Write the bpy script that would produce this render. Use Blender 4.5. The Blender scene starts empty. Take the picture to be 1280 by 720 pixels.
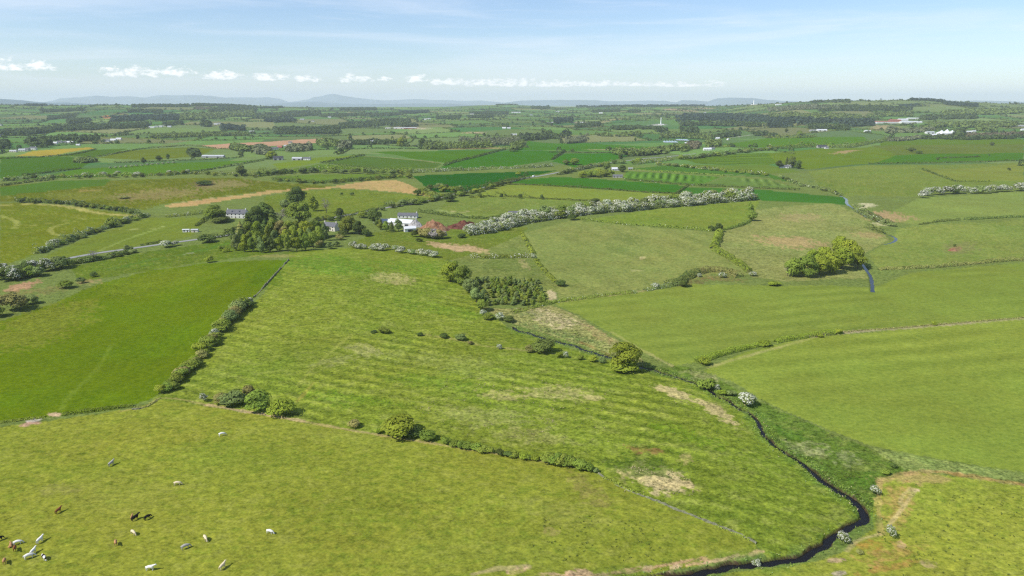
import bpy, math, random
import numpy as np
R = math.radians
random.seed(7)
rng = np.random.default_rng(11)
C = bpy.context.scene.collection
SC = bpy.context.scene

# ------------------------------------------------------------------ camera, sky, sun, exposure
CAM_H = 120.0
F = 853.0                      # focal length in pixels of the 1280 wide photograph
PITCH = math.atan((360 - 127) / F)
cam = bpy.data.objects.new("camera", bpy.data.cameras.new("camera"))
C.objects.link(cam)
cam.data.sensor_width = 36.0
cam.data.lens = 36.0 * F / 1280.0
cam.data.clip_start = 1.0
cam.data.clip_end = 200000.0
cam.location = (0, 0, CAM_H)
cam.rotation_euler = (math.pi / 2 - PITCH, 0, 0)
SC.camera = cam

SUN_EL = R(47)
SUN_AZ = math.atan2(-0.88, -0.47)     # the sun stands to the left and a little behind the camera
world = bpy.data.worlds.new("World")
SC.world = world
world.use_nodes = True
world.cycles.sampling_method = 'NONE'
wn, wl = world.node_tree.nodes, world.node_tree.links
bg = wn["Background"]
sky = wn.new("ShaderNodeTexSky")
sky.sky_type = 'NISHITA'
sky.sun_disc = False
sky.sun_elevation = SUN_EL
sky.sun_rotation = SUN_AZ
sky.air_density = 1.0
sky.dust_density = 0.2
sky.ozone_density = 1.6
sky.altitude = 120
tc = wn.new("ShaderNodeTexCoord")
def cirrus(scale, lo, hi, detail, loc):
    mp = wn.new("ShaderNodeMapping"); mp.inputs['Scale'].default_value = scale
    mp.inputs['Location'].default_value = loc
    mp.inputs['Rotation'].default_value = (0, R(4), 0)
    nz = wn.new("ShaderNodeTexNoise"); nz.inputs['Scale'].default_value = 1.0
    nz.inputs['Detail'].default_value = detail; nz.inputs['Roughness'].default_value = 0.6
    nz.inputs['Distortion'].default_value = 0.5
    rp = wn.new("ShaderNodeMapRange"); rp.interpolation_type = 'SMOOTHSTEP'
    rp.inputs['From Min'].default_value = lo; rp.inputs['From Max'].default_value = hi
    wl.new(tc.outputs['Generated'], mp.inputs['Vector']); wl.new(mp.outputs['Vector'], nz.inputs['Vector'])
    wl.new(nz.outputs['Fac'], rp.inputs['Value'])
    return rp
c1 = cirrus((2.2, 2.2, 26), 0.40, 0.72, 8, (3.1, 1.0, 0.4))
c2 = cirrus((7, 7, 95), 0.5, 0.8, 7, (1.7, 5.0, 2.0))
ad = wn.new("ShaderNodeMath"); ad.operation = 'MULTIPLY_ADD'; ad.use_clamp = True
wl.new(c2.outputs[0], ad.inputs[0]); ad.inputs[1].default_value = 0.5; wl.new(c1.outputs[0], ad.inputs[2])
am = wn.new("ShaderNodeMath"); am.operation = 'MULTIPLY'; am.inputs[1].default_value = 0.38
wl.new(ad.outputs[0], am.inputs[0])
mx = wn.new("ShaderNodeMixRGB"); mx.inputs['Color2'].default_value = (7.7, 8.1, 8.9, 1)
wb = wn.new("ShaderNodeMixRGB"); wb.blend_type = 'MULTIPLY'; wb.inputs['Fac'].default_value = 1
wb.inputs['Color2'].default_value = (0.90, 0.985, 1.15, 1); wl.new(sky.outputs[0], wb.inputs['Color1'])
wl.new(am.outputs[0], mx.inputs['Fac']); wl.new(wb.outputs[0], mx.inputs['Color1'])
# a row of small fair-weather cumulus low in the sky: compass bearing, height, width and depth of each in radians
def wmath(op, a, b=None, c=None, clamp=False):
    n = wn.new("ShaderNodeMath"); n.operation = op; n.use_clamp = clamp
    for i, v in enumerate((a, b, c)):
        if v is None: continue
        if isinstance(v, (int, float)): n.inputs[i].default_value = v
        else: wl.new(v, n.inputs[i])
    return n.outputs[0]
sx = wn.new("ShaderNodeSeparateXYZ"); wl.new(tc.outputs['Generated'], sx.inputs[0])
w_az = wmath('ARCTAN2', sx.outputs[0], sx.outputs[1]); w_el = sx.outputs[2]
CUMULI = [(10,58,95,11),(58,96,95,8),(150,178,99,9),(178,214,99,10),(216,262,98,9),(272,316,101,9),(334,358,102,8),(352,376,102,6),(380,410,103,7),(433,470,103,8),(480,496,103,6),(512,540,103,8),(547,585,106,7),(580,640,107,8),(630,668,107,9),(665,720,108,7),(715,772,108,6),(770,820,108,5),(815,862,109,4.5),(870,893,109,6)]
def cl_noise(sc, det, lo, hi, seed):
    mp = wn.new("ShaderNodeMapping"); mp.inputs['Scale'].default_value = (sc, sc, sc * 2.2); mp.inputs['Location'].default_value = (seed, seed * .7, 0)
    nz = wn.new("ShaderNodeTexNoise"); nz.inputs['Scale'].default_value = 1; nz.inputs['Detail'].default_value = det; nz.inputs['Roughness'].default_value = .55
    wl.new(tc.outputs['Generated'], mp.inputs[0]); wl.new(mp.outputs[0], nz.inputs['Vector'])
    return nz.outputs['Fac']
best = None
for x0, x1, yb, hh in CUMULI:
    cx = math.atan2((x0 + x1) / 2 - 640, F); cy = math.sin(math.atan((127 - yb) / F))
    wa = (x1 - x0) / 2 / F * math.cos(cx) ** 2 * 1.5; wh = hh / F * 1.0
    dx = wmath('MULTIPLY', wmath('SUBTRACT', w_az, cx), 1 / wa)
    e = wmath('SUBTRACT', w_el, cy)
    dy = wmath('MAXIMUM', wmath('MULTIPLY', e, 1 / wh), wmath('MULTIPLY', e, -2.6 / wh))
    v = wmath('SUBTRACT', 1.0, wmath('MULTIPLY_ADD', dx, dx, wmath('MULTIPLY', dy, dy)))
    best = v if best is None else wmath('MAXIMUM', best, v)
nz1 = cl_noise(75, 5, 0, 1, 3.0); nz2 = cl_noise(210, 3, 0, 1, 8.0)
cm = wmath('MULTIPLY_ADD', wmath('SUBTRACT', nz1, .5), 3.6, best)
cm = wmath('MULTIPLY_ADD', wmath('SUBTRACT', nz2, .5), 1.6, cm)
cr = wn.new("ShaderNodeMapRange"); cr.interpolation_type = 'SMOOTHSTEP'; cr.inputs['From Min'].default_value = .18; cr.inputs['From Max'].default_value = 1.35
wl.new(cm, cr.inputs['Value'])
cfac = wmath('MULTIPLY', cr.outputs[0], wmath('MULTIPLY', wmath('GREATER_THAN', best, -.9), .95), None, True)
mx2 = wn.new("ShaderNodeMixRGB"); mx2.inputs['Color2'].default_value = (10.6, 10.4, 10.3, 1)
wl.new(cfac, mx2.inputs['Fac']); wl.new(mx.outputs[0], mx2.inputs['Color1'])
wl.new(mx2.outputs[0], bg.inputs['Color'])
bg.inputs['Strength'].default_value = 0.095

sun = bpy.data.objects.new("sun", bpy.data.lights.new("sun", 'SUN'))
C.objects.link(sun)
sun.data.energy = 4.2
sun.data.angle = R(0.53)
sun.data.color = (1.0, 0.965, 0.90)
sd = (math.sin(SUN_AZ) * math.cos(SUN_EL), math.cos(SUN_AZ) * math.cos(SUN_EL), math.sin(SUN_EL))
from mathutils import Vector, Matrix
sun.rotation_euler = Vector(sd).to_track_quat('Z', 'Y').to_euler()
sun.location = (0, 0, 300)

SC.view_settings.view_transform = 'Standard'
SC.view_settings.look = 'None'
SC.view_settings.gamma = 1.0
SC.view_settings.exposure = 0.45
SC.render.engine = 'CYCLES'
SC.cycles.max_bounces = 5
SC.cycles.diffuse_bounces = 2
SC.cycles.glossy_bounces = 2
SC.cycles.transmission_bounces = 2
SC.cycles.transparent_max_bounces = 20
SC.cycles.volume_bounces = 1
SC.cycles.use_adaptive_sampling = False
SC.cycles.use_denoising = False
SC.cycles.filter_width = 1.3
SC.cycles.denoising_prefilter = 'ACCURATE'
HAZE = 4.5e-5   # extinction per metre of the air
GAIN = 1.56     # lit radiance per unit albedo at this exposure; used to turn seen colours into base colours

# ------------------------------------------------------------------ numbers: colour, noise, projection
def lin(c):
    c = np.asarray(c, float) / 255.0
    return np.where(c <= 0.04045, c / 12.92, ((c + 0.055) / 1.055) ** 2.4)
def alb(r, g, b, D=0.0):
    """base colour of a surface seen as r, g, b at a distance, the veil of air between taken off"""
    t = math.exp(-HAZE * D)
    return np.maximum((lin((r, g, b)) - np.array((.48, .66, .82)) * (1 - t)) / t, .006) / GAIN
def smooth(a, b, x):
    t = np.clip((x - a) / (b - a), 0, 1)
    return t * t * (3 - 2 * t)
def hash2(ix, iy, seed):
    h = (ix.astype(np.int64) * 374761393 + iy.astype(np.int64) * 668265263 + seed * 1442695041) & 0xFFFFFFFF
    h = ((h ^ (h >> 13)) * 1274126177) & 0xFFFFFFFF
    h = h ^ (h >> 16)
    return (h & 0xFFFFFF) / float(0xFFFFFF)
def vnoise(x, y, seed=0):
    x = np.asarray(x, float); y = np.asarray(y, float)
    ix = np.floor(x); iy = np.floor(y)
    fx = x - ix; fy = y - iy
    fx = fx * fx * fx * (fx * (fx * 6 - 15) + 10); fy = fy * fy * fy * (fy * (fy * 6 - 15) + 10)
    a = hash2(ix, iy, seed); b = hash2(ix + 1, iy, seed)
    c = hash2(ix, iy + 1, seed); d = hash2(ix + 1, iy + 1, seed)
    return (a + (b - a) * fx) * (1 - fy) + (c + (d - c) * fx) * fy
def fbm(x, y, seed=0, n=3):
    s = 0; a = 1; t = 0
    for k in range(n):
        s = s + a * vnoise(x * 2 ** k, y * 2 ** k, seed + k); t += a; a *= 0.55
    return s / t * 2 - 1

CP, SP = math.cos(PITCH), math.sin(PITCH)
def pix_dir(px, py):
    a = (np.asarray(px, float) - 640) / F; b = (360 - np.asarray(py, float)) / F
    return a, CP + b * SP, -SP + b * CP
def pix_slope_az(px, py):
    dx, dy, dz = pix_dir(px, py)
    return dz / np.hypot(dx, dy), np.arctan2(dx, dy)

# skyline of the nearer land (photograph x, y), and how far away that ridge lies
SKY_X = [-500, -100, 0, 60, 140, 200, 250, 330, 400, 480, 560, 600, 640, 700, 800, 900, 950, 1000, 1050, 1110, 1140, 1180, 1240, 1280, 1400, 1800]
SKY_Y = [133, 132, 131.5, 132, 131.4, 131.2, 131.6, 133, 134, 134.2, 133.4, 131.6, 131.2, 134, 133, 133, 130.5, 128.2, 127.3, 125.6, 125.0, 126.3, 129.4, 130.2, 131, 132]
SKY_R = [6500, 6500, 6500, 6600, 6000, 6000, 6000, 6800, 7200, 7500, 7600, 7600, 7600, 7200, 6800, 6600, 5600, 5000, 4900, 5200, 5300, 5300, 5600, 5800, 6000, 6000]
_sl, SKY_AZ = pix_slope_az(np.array(SKY_X), np.array(SKY_Y))
SKY_H = CAM_H + np.array(SKY_R) * _sl
def flat_xy(px, py):
    dx, dy, dz = pix_dir(px, py)
    t = -CAM_H / dz
    return dx * t, dy * t
KN = flat_xy(440, 350)
def base_h(x, y):
    x = np.asarray(x, float); y = np.asarray(y, float)
    D = np.hypot(x, y); az = np.arctan2(x, y)
    h = fbm(x / 240, y / 240, 3, 3) * (1.2 + 3.5 * smooth(250, 900, D))
    h = h + 7.0 * np.exp(-((x - KN[0]) / 130) ** 2 - ((y - KN[1]) / 95) ** 2)
    hr = np.interp(az, SKY_AZ, SKY_H); rr = np.interp(az, SKY_AZ, SKY_R)
    t = np.clip((D - 2000) / (rr - 2000), 0, 1)
    up = hr * t ** 1.55
    down = 1 - smooth(0.0, 3500, D - rr)
    roll = (fbm(x / 820 + 5, y / 700, 21, 2) * 15 + fbm(x / 330, y / 300, 31, 2) * 4) * smooth(1000, 2600, D) * (1 - 0.85 * smooth(0.55, 1, t)) * down
    return h * (1 - smooth(2500, 5000, D)) + up * down + roll - 9 * (1 - down)

_ts = np.concatenate([np.arange(110, 1500, 6.0), np.geomspace(1500, 14000, 700)])
def unproject(px, py):
    """the point of the ground seen at a pixel of the photograph"""
    dx, dy, dz = pix_dir(px, py)
    n = np.hypot(dx, dy)
    X = dx / n * _ts; Y = dy / n * _ts; Z = CAM_H + dz / n * _ts
    g = Z - base_h(X, Y)
    k = int(np.argmax(g <= 0))
    if g[k] > 0:
        k = int(np.argmin(g))
        return X[k], Y[k], base_h(X[k], Y[k])
    if k == 0: k = 1
    f = g[k - 1] / (g[k - 1] - g[k])
    return X[k - 1] + f * (X[k] - X[k - 1]), Y[k - 1] + f * (Y[k] - Y[k - 1]), Z[k - 1] + f * (Z[k] - Z[k - 1])
def U(pts):
    return np.array([unproject(p[0], p[1])[:2] for p in pts])
def mpp(x, y, z=0.0):
    """metres per photograph pixel at a point"""
    return (y * CP - (z - CAM_H) * SP) / F
def seg_dist(x, y, poly):
    best = np.full(x.shape, 1e9); along = np.zeros(x.shape); L = 0
    for (ax, ay), (bx, by) in zip(poly[:-1], poly[1:]):
        ux, uy = bx - ax, by - ay; l2 = ux * ux + uy * uy + 1e-9
        t = np.clip(((x - ax) * ux + (y - ay) * uy) / l2, 0, 1)
        d = np.hypot(x - ax - t * ux, y - ay - t * uy)
        m = d < best
        best = np.where(m, d, best); along = np.where(m, L + t * math.sqrt(l2), along)
        L += math.sqrt(l2)
    return best, along
def inside(x, y, poly):
    r = np.zeros(x.shape, bool)
    n = len(poly)
    for i in range(n):
        x1, y1 = poly[i]; x2, y2 = poly[(i + 1) % n]
        if y1 == y2: continue
        c = ((y1 > y) != (y2 > y)) & (x < (x2 - x1) * (y - y1) / (y2 - y1) + x1)
        r ^= c
    return r
def resample(poly, step):
    poly = np.asarray(poly, float)
    seg = np.hypot(*(poly[1:] - poly[:-1]).T); s = np.concatenate([[0], np.cumsum(seg)])
    n = max(2, int(s[-1] / step) + 1)
    q = np.linspace(0, s[-1], n)
    return np.stack([np.interp(q, s, poly[:, 0]), np.interp(q, s, poly[:, 1])], 1), q
def chaikin(poly, n=2):
    p = np.asarray(poly, float)
    for _ in range(n):
        a = p[:-1] * .75 + p[1:] * .25; b = p[:-1] * .25 + p[1:] * .75
        m = np.empty((len(a) * 2, 2)); m[0::2] = a; m[1::2] = b
        p = np.vstack([p[:1], m, p[-1:]])
    return p

# ------------------------------------------------------------------ materials
MATS = {}
def principled(name, col, rough=0.9, spec=0.2):
    m = bpy.data.materials.new(name); m.use_nodes = True
    b = m.node_tree.nodes['Principled BSDF']
    b.inputs['Base Color'].default_value = (*col, 1); b.inputs['Roughness'].default_value = rough
    b.inputs['Specular IOR Level'].default_value = spec
    MATS[name] = m
    return m
def mat(name, col, var=0.25, scale=0.5, rough=0.9, spec=0.03, objvar=0.0, transl=0.0, col2=None, detail=4):
    """colour broken up by noise, a second colour mixed in, and a little change from one object to the next"""
    m = principled(name, col, rough, spec); nt = m.node_tree; b = nt.nodes['Principled BSDF']
    co = nt.nodes.new('ShaderNodeTexCoord'); nz = nt.nodes.new('ShaderNodeTexNoise')
    nz.inputs['Scale'].default_value = scale; nz.inputs['Detail'].default_value = detail
    nt.links.new(co.outputs['Object'], nz.inputs['Vector'])
    mr = nt.nodes.new('ShaderNodeMapRange')
    mr.inputs['From Min'].default_value = 0.3; mr.inputs['From Max'].default_value = 0.7
    nt.links.new(nz.outputs['Fac'], mr.inputs['Value'])
    mx = nt.nodes.new('ShaderNodeMixRGB')
    a = np.array(col)
    c2 = np.array(col2) if col2 is not None else a * (1 + var)
    mx.inputs['Color1'].default_value = (*(a * (1 - var)), 1); mx.inputs['Color2'].default_value = (*c2, 1)
    nt.links.new(mr.outputs[0], mx.inputs['Fac'])
    out = mx.outputs[0]
    if objvar:
        oi = nt.nodes.new('ShaderNodeObjectInfo'); hs = nt.nodes.new('ShaderNodeHueSaturation')
        r1 = nt.nodes.new('ShaderNodeMapRange'); r1.inputs['To Min'].default_value = 1 - objvar; r1.inputs['To Max'].default_value = 1 + objvar
        r2 = nt.nodes.new('ShaderNodeMapRange'); r2.inputs['To Min'].default_value = 0.5 - objvar * 0.07; r2.inputs['To Max'].default_value = 0.5 + objvar * 0.07
        nt.links.new(oi.outputs['Random'], r1.inputs['Value'])
        fr = nt.nodes.new('ShaderNodeMath'); fr.operation = 'MULTIPLY'; fr.inputs[1].default_value = 7.31
        f2 = nt.nodes.new('ShaderNodeMath'); f2.operation = 'FRACT'
        nt.links.new(oi.outputs['Random'], fr.inputs[0]); nt.links.new(fr.outputs[0], f2.inputs[0]); nt.links.new(f2.outputs[0], r2.inputs['Value'])
        nt.links.new(r1.outputs[0], hs.inputs['Value']); nt.links.new(r2.outputs[0], hs.inputs['Hue'])
        nt.links.new(out, hs.inputs['Color']); out = hs.outputs[0]
    nt.links.new(out, b.inputs['Base Color'])
    if transl:
        tr = nt.nodes.new('ShaderNodeBsdfTranslucent'); ms = nt.nodes.new('ShaderNodeMixShader')
        ms.inputs['Fac'].default_value = transl
        nt.links.new(out, tr.inputs['Color']); nt.links.new(b.outputs[0], ms.inputs[1]); nt.links.new(tr.outputs[0], ms.inputs[2])
        nt.links.new(ms.outputs[0], nt.nodes['Material Output'].inputs['Surface'])
    return m
T = 0.28
mat('leaf_green', (0.215, 0.275, 0.042), .35, 1.2, objvar=.25, transl=T)
mat('leaf_dark', (0.115, 0.155, 0.036), .35, 1.2, objvar=.25, transl=T)
mat('leaf_yellow', (0.26, 0.32, 0.035), .3, 1.2, objvar=.2, transl=T)
mat('leaf_grey', (0.22, 0.28, 0.085), .35, 1.2, objvar=.22, transl=T)
mat('leaf_brown', (0.29, 0.275, 0.085), .35, 1.2, objvar=.25, transl=T)
mat('leaf_blue', (0.1, 0.135, 0.05), .3, 1.2, objvar=.2, transl=T)
mat('twig_grey', (0.26, 0.23, 0.205), .3, 1.2, objvar=.2)
mat('blossom_white', (0.80, 0.79, 0.66), .12, 1.5, objvar=.10, transl=.35)
for _k, _c in dict(green=(.15,.20,.05), dark=(.085,.12,.038), grey=(.18,.20,.10), brown=(.16,.145,.08), blue=(.062,.09,.055), yellow=(.2,.22,.03)).items():
    mat('wood_' + _k, _c, .5, .06, transl=.25, detail=3)
mat('gorse', (0.17, 0.15, 0.02), .3, 1.2, objvar=.15, transl=.2)
mat('bark', (0.10, 0.085, 0.065), .3, 3)
mat('stone', (0.165, 0.165, 0.105), .45, 1.4, detail=6)
mat('white_wall', (0.66, 0.65, 0.61), .06, .4)
mat('cream_wall', (0.62, 0.57, 0.48), .08, .4)
mat('grey_wall', (0.34, 0.33, 0.31), .12, .5)
mat('brick_wall', (0.30, 0.15, 0.11), .15, .8)
mat('slate', (0.13, 0.13, 0.14), .2, .9, rough=.6)
mat('light_roof', (0.40, 0.41, 0.42), .1, .3, rough=.5)
mat('white_roof', (0.58, 0.59, 0.60), .05, .3, rough=.5)
mat('dark_roof', (0.06, 0.06, 0.07), .2, .6, rough=.6)
mat('red_roof', (0.32, 0.12, 0.09), .2, .8)
principled('glass', (0.03, 0.035, 0.045), .08, .5)
principled('door_paint', (0.12, 0.09, 0.07), .5)
mat('glasshouse', (0.36, 0.42, 0.46), .15, .2, rough=.2, spec=.5)
principled('van_paint', (0.8, 0.8, 0.8), .25, .5)
principled('tyre', (0.02, 0.02, 0.02), .8)
mat('white_paint', (0.75, 0.76, 0.76), .05, .3, rough=.4)
mat('cow_white', (0.72, 0.69, 0.62), .08, 2)
mat('cow_cream', (0.62, 0.52, 0.34), .1, 2)
mat('cow_brown', (0.19, 0.075, 0.03), .2, 2)
mat('cow_tan', (0.40, 0.22, 0.10), .2, 2)
mat('cow_black', (0.018, 0.016, 0.015), .2, 2)
mat('cow_grey', (0.36, 0.34, 0.31), .12, 2)
def pied():
    m = mat('cow_pied', (0.02, 0.018, 0.017), 0, 1.1, col2=(0.72, 0.69, 0.62), detail=1)
    for n in m.node_tree.nodes:
        if n.type == 'MAP_RANGE': n.inputs['From Min'].default_value = .47; n.inputs['From Max'].default_value = .5
pied()
mat('muzzle', (0.22, 0.14, 0.11), .1, 4)
mat('asphalt', (0.25, 0.25, 0.24), .12, .3)
mat('earth_red', tuple(alb(158, 104, 76)), .25, .25, col2=tuple(alb(190, 150, 115)), detail=7)
mat('earth_dark', tuple(alb(100, 62, 52)), .3, .3, col2=tuple(alb(140, 92, 76)), detail=7)
mat('rubble', (0.36, 0.34, 0.33), .4, .8, detail=7)
mat('rush', (0.11, 0.14, 0.03), .3, .4)
mat('rush_dry', (0.36, 0.31, 0.16), .3, .4)
mat('far_land', (0.10, 0.14, 0.15), .3, .0006)  # bluer than bare hills: some of the distance haze is put into the colour
# water
wm = principled('water', (0.010, 0.010, 0.011),   .10, .10)
_nt = wm.node_tree
_nz = _nt.nodes.new('ShaderNodeTexNoise'); _nz.inputs['Scale'].default_value = 1.3; _nz.inputs['Detail'].default_value = 4
_bp = _nt.nodes.new('ShaderNodeBump'); _bp.inputs['Strength'].default_value = .25; _bp.inputs['Distance'].default_value = .1
_co = _nt.nodes.new('ShaderNodeTexCoord')
_nt.links.new(_co.outputs['Object'], _nz.inputs['Vector']); _nt.links.new(_nz.outputs['Fac'], _bp.inputs['Height'])
_nt.links.new(_bp.outputs[0], _nt.nodes['Principled BSDF'].inputs['Normal'])

def ground_material():
    m = bpy.data.materials.new('ground'); m.use_nodes = True
    nt = m.node_tree; N, L = nt.nodes, nt.links
    b = N['Principled BSDF']; b.inputs['Roughness'].default_value = 0.95; b.inputs['Specular IOR Level'].default_value = 0.0
    at = N.new('ShaderNodeAttribute'); at.attribute_name = 'Col'
    ro = N.new('ShaderNodeAttribute'); ro.attribute_name = 'Rough'
    co = N.new('ShaderNodeTexCoord')
    def noise(scale, detail, sx=1.0, rot=0.0, rough=.6):
        mp = N.new('ShaderNodeMapping'); mp.inputs['Scale'].default_value = (scale * sx, scale, 0)
        mp.inputs['Rotation'].default_value = (0, 0, rot)
        nz = N.new('ShaderNodeTexNoise'); nz.inputs['Scale'].default_value = 1; nz.inputs['Detail'].default_value = detail
        nz.inputs['Roughness'].default_value = rough
        L.new(co.outputs['Object'], mp.inputs['Vector']); L.new(mp.outputs['Vector'], nz.inputs['Vector'])
        return nz.outputs['Fac']
    n1 = noise(1 / 9.0, 6, .8, R(18)); n2 = noise(1 / 2.2, 5, .8, R(-12), .7); n3 = noise(1 / 40.0, 3)
    def ma(op, a, c, d=None):
        k = N.new('ShaderNodeMath'); k.operation = op
        for i, v in enumerate((a, c, d)):
            if v is None: continue
            if hasattr(v, 'is_output'): L.new(v, k.inputs[i])
            else: k.inputs[i].default_value = v
        return k.outputs[0]
    s = ma('MULTIPLY_ADD', ma('SUBTRACT', n1, .5), 1.3, ma('MULTIPLY', ma('SUBTRACT', n2, .5), 4.0))
    n4 = noise(1 / .8, 3, .8, R(30), .7)
    s = ma('MULTIPLY_ADD', ma('SUBTRACT', n4, .5), 4.4, ma('MULTIPLY', s, 1.3))
    s = ma('MULTIPLY', s, ma('MULTIPLY_ADD', ro.outputs['Fac'], .9, .10))
    val = ma('ADD', s, 1.0)
    val = ma('MULTIPLY', val, ma('MULTIPLY_ADD', ma('SUBTRACT', n3, .5), .35, 1.0))
    val = ma('MAXIMUM', val, .35)
    hs = N.new('ShaderNodeHueSaturation')
    hue = ma('MULTIPLY_ADD', ma('SUBTRACT', n2, .5), -.05, .5)
    hue = ma('MULTIPLY_ADD', ma('SUBTRACT', n3, .5), .03, hue)
    L.new(hue, hs.inputs['Hue']); L.new(at.outputs['Color'], hs.inputs['Color']); L.new(val, hs.inputs['Value'])
    L.new(hs.outputs[0], b.inputs['Base Color'])
    bp = N.new('ShaderNodeBump'); bp.inputs['Distance'].default_value = .5
    L.new(ma('MINIMUM', ma('MULTIPLY', ro.outputs['Fac'], .9), .6), bp.inputs['Strength']); L.new(n2, bp.inputs['Height'])
    L.new(bp.outputs[0], b.inputs['Normal'])
    MATS['ground'] = m
ground_material()

# ------------------------------------------------------------------ mesh helpers
def make_mesh(name, V, faces, mats, mi=None, smooth_=False):
    """V (n,3); faces: (m,k) int array or list of such arrays"""
    if not isinstance(faces, list): faces = [faces]
    faces = [np.asarray(f, np.int32) for f in faces if len(f)]
    me = bpy.data.meshes.new(name)
    V = np.asarray(V, np.float32)
    me.vertices.add(len(V)); me.vertices.foreach_set('co', V.ravel())
    tot = np.concatenate([np.full(len(f), f.shape[1], np.int32) for f in faces])
    idx = np.concatenate([f.ravel() for f in faces])
    me.loops.add(len(idx)); me.loops.foreach_set('vertex_index', idx)
    me.polygons.add(len(tot))
    me.polygons.foreach_set('loop_start', np.concatenate([[0], np.cumsum(tot)[:-1]]).astype(np.int32))
    for m in mats: me.materials.append(MATS[m] if isinstance(m, str) else m)
    if mi is not None: me.polygons.foreach_set('material_index', np.asarray(mi, np.int32))
    me.polygons.foreach_set('use_smooth', np.full(len(tot), bool(smooth_)))
    me.update(calc_edges=True); me.validate()
    return me
def link(name, me, parent=None, loc=None):
    o = bpy.data.objects.new(name, me); C.objects.link(o)
    if parent is not None: o.parent = parent
    if loc is not None: o.location = loc
    return o
def tag(o, label, cat, group=None, kind=None):
    if label: o['label'] = label
    if cat: o['category'] = cat
    if group: o['group'] = group
    if kind: o['kind'] = kind
    return o
def structure(name, me):
    o = link(name, me); o['kind'] = 'structure'; return o
def empty(name, loc, rz=0.0, sc=(1, 1, 1)):
    o = bpy.data.objects.new(name, None); C.objects.link(o)
    o.location = loc; o.rotation_euler = (0, 0, rz); o.scale = sc; o.empty_display_size = .5
    return o
def unit(v):
    return v / (np.linalg.norm(v, axis=-1, keepdims=True) + 1e-9)
def leaf_quads(P, Nn, s, jit=.22):
    """small leaf sprays: one diamond per point, facing roughly along its normal"""
    n = len(P)
    Nn = unit(Nn + rng.normal(0, jit, (n, 3)))
    a = unit(np.cross(Nn, rng.normal(0, 1, (n, 3)))); b = np.cross(Nn, a)
    s = np.broadcast_to(s, (n,))[:, None]
    k1 = s * rng.uniform(.55, 1.15, (n, 1)); k2 = s * rng.uniform(.35, .8, (n, 1))
    V = np.empty((n, 4, 3)); V[:, 0] = P + a * k1; V[:, 1] = P + b * k2 - a * k1 * .15; V[:, 2] = P - a * k1; V[:, 3] = P - b * k2 + a * k1 * .2
    return V.reshape(-1, 3), np.arange(4 * n).reshape(n, 4)
def sphere_pts(n):
    v = rng.normal(0, 1, (n, 3)); return unit(v)
class Box:
    """collects boxes and prisms into one mesh"""
    def __init__(s): s.V = []; s.Q = []; s.T = []; s.n = 0
    def add(s, V, Q=(), T_=()):
        for v in V: s.V.append(v)
        for q in Q: s.Q.append([i + s.n for i in q])
        for t in T_: s.T.append([i + s.n for i in t])
        s.n += len(V); return s
    def box(s, x0, x1, y0, y1, z0, z1):
        V = [(x0, y0, z0), (x1, y0, z0), (x1, y1, z0), (x0, y1, z0), (x0, y0, z1), (x1, y0, z1), (x1, y1, z1), (x0, y1, z1)]
        return s.add(V, [(0, 3, 2, 1), (4, 5, 6, 7), (0, 1, 5, 4), (1, 2, 6, 5), (2, 3, 7, 6), (3, 0, 4, 7)])
    def cyl(s, x, y, z0, z1, r0, r1, k=10):
        V = []
        for z, r in ((z0, r0), (z1, r1)):
            for i in range(k): V.append((x + r * math.cos(2 * math.pi * i / k), y + r * math.sin(2 * math.pi * i / k), z))
        V += [(x, y, z0), (x, y, z1)]
        return s.add(V, [(i, (i + 1) % k, k + (i + 1) % k, k + i) for i in range(k)],
                     [((i + 1) % k, i, 2 * k) for i in range(k)] + [(k + i, k + (i + 1) % k, 2 * k + 1) for i in range(k)])
    def mesh(s, name, m): return make_mesh(name, np.array(s.V), [np.array(s.Q), np.array(s.T)], [m])

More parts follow.
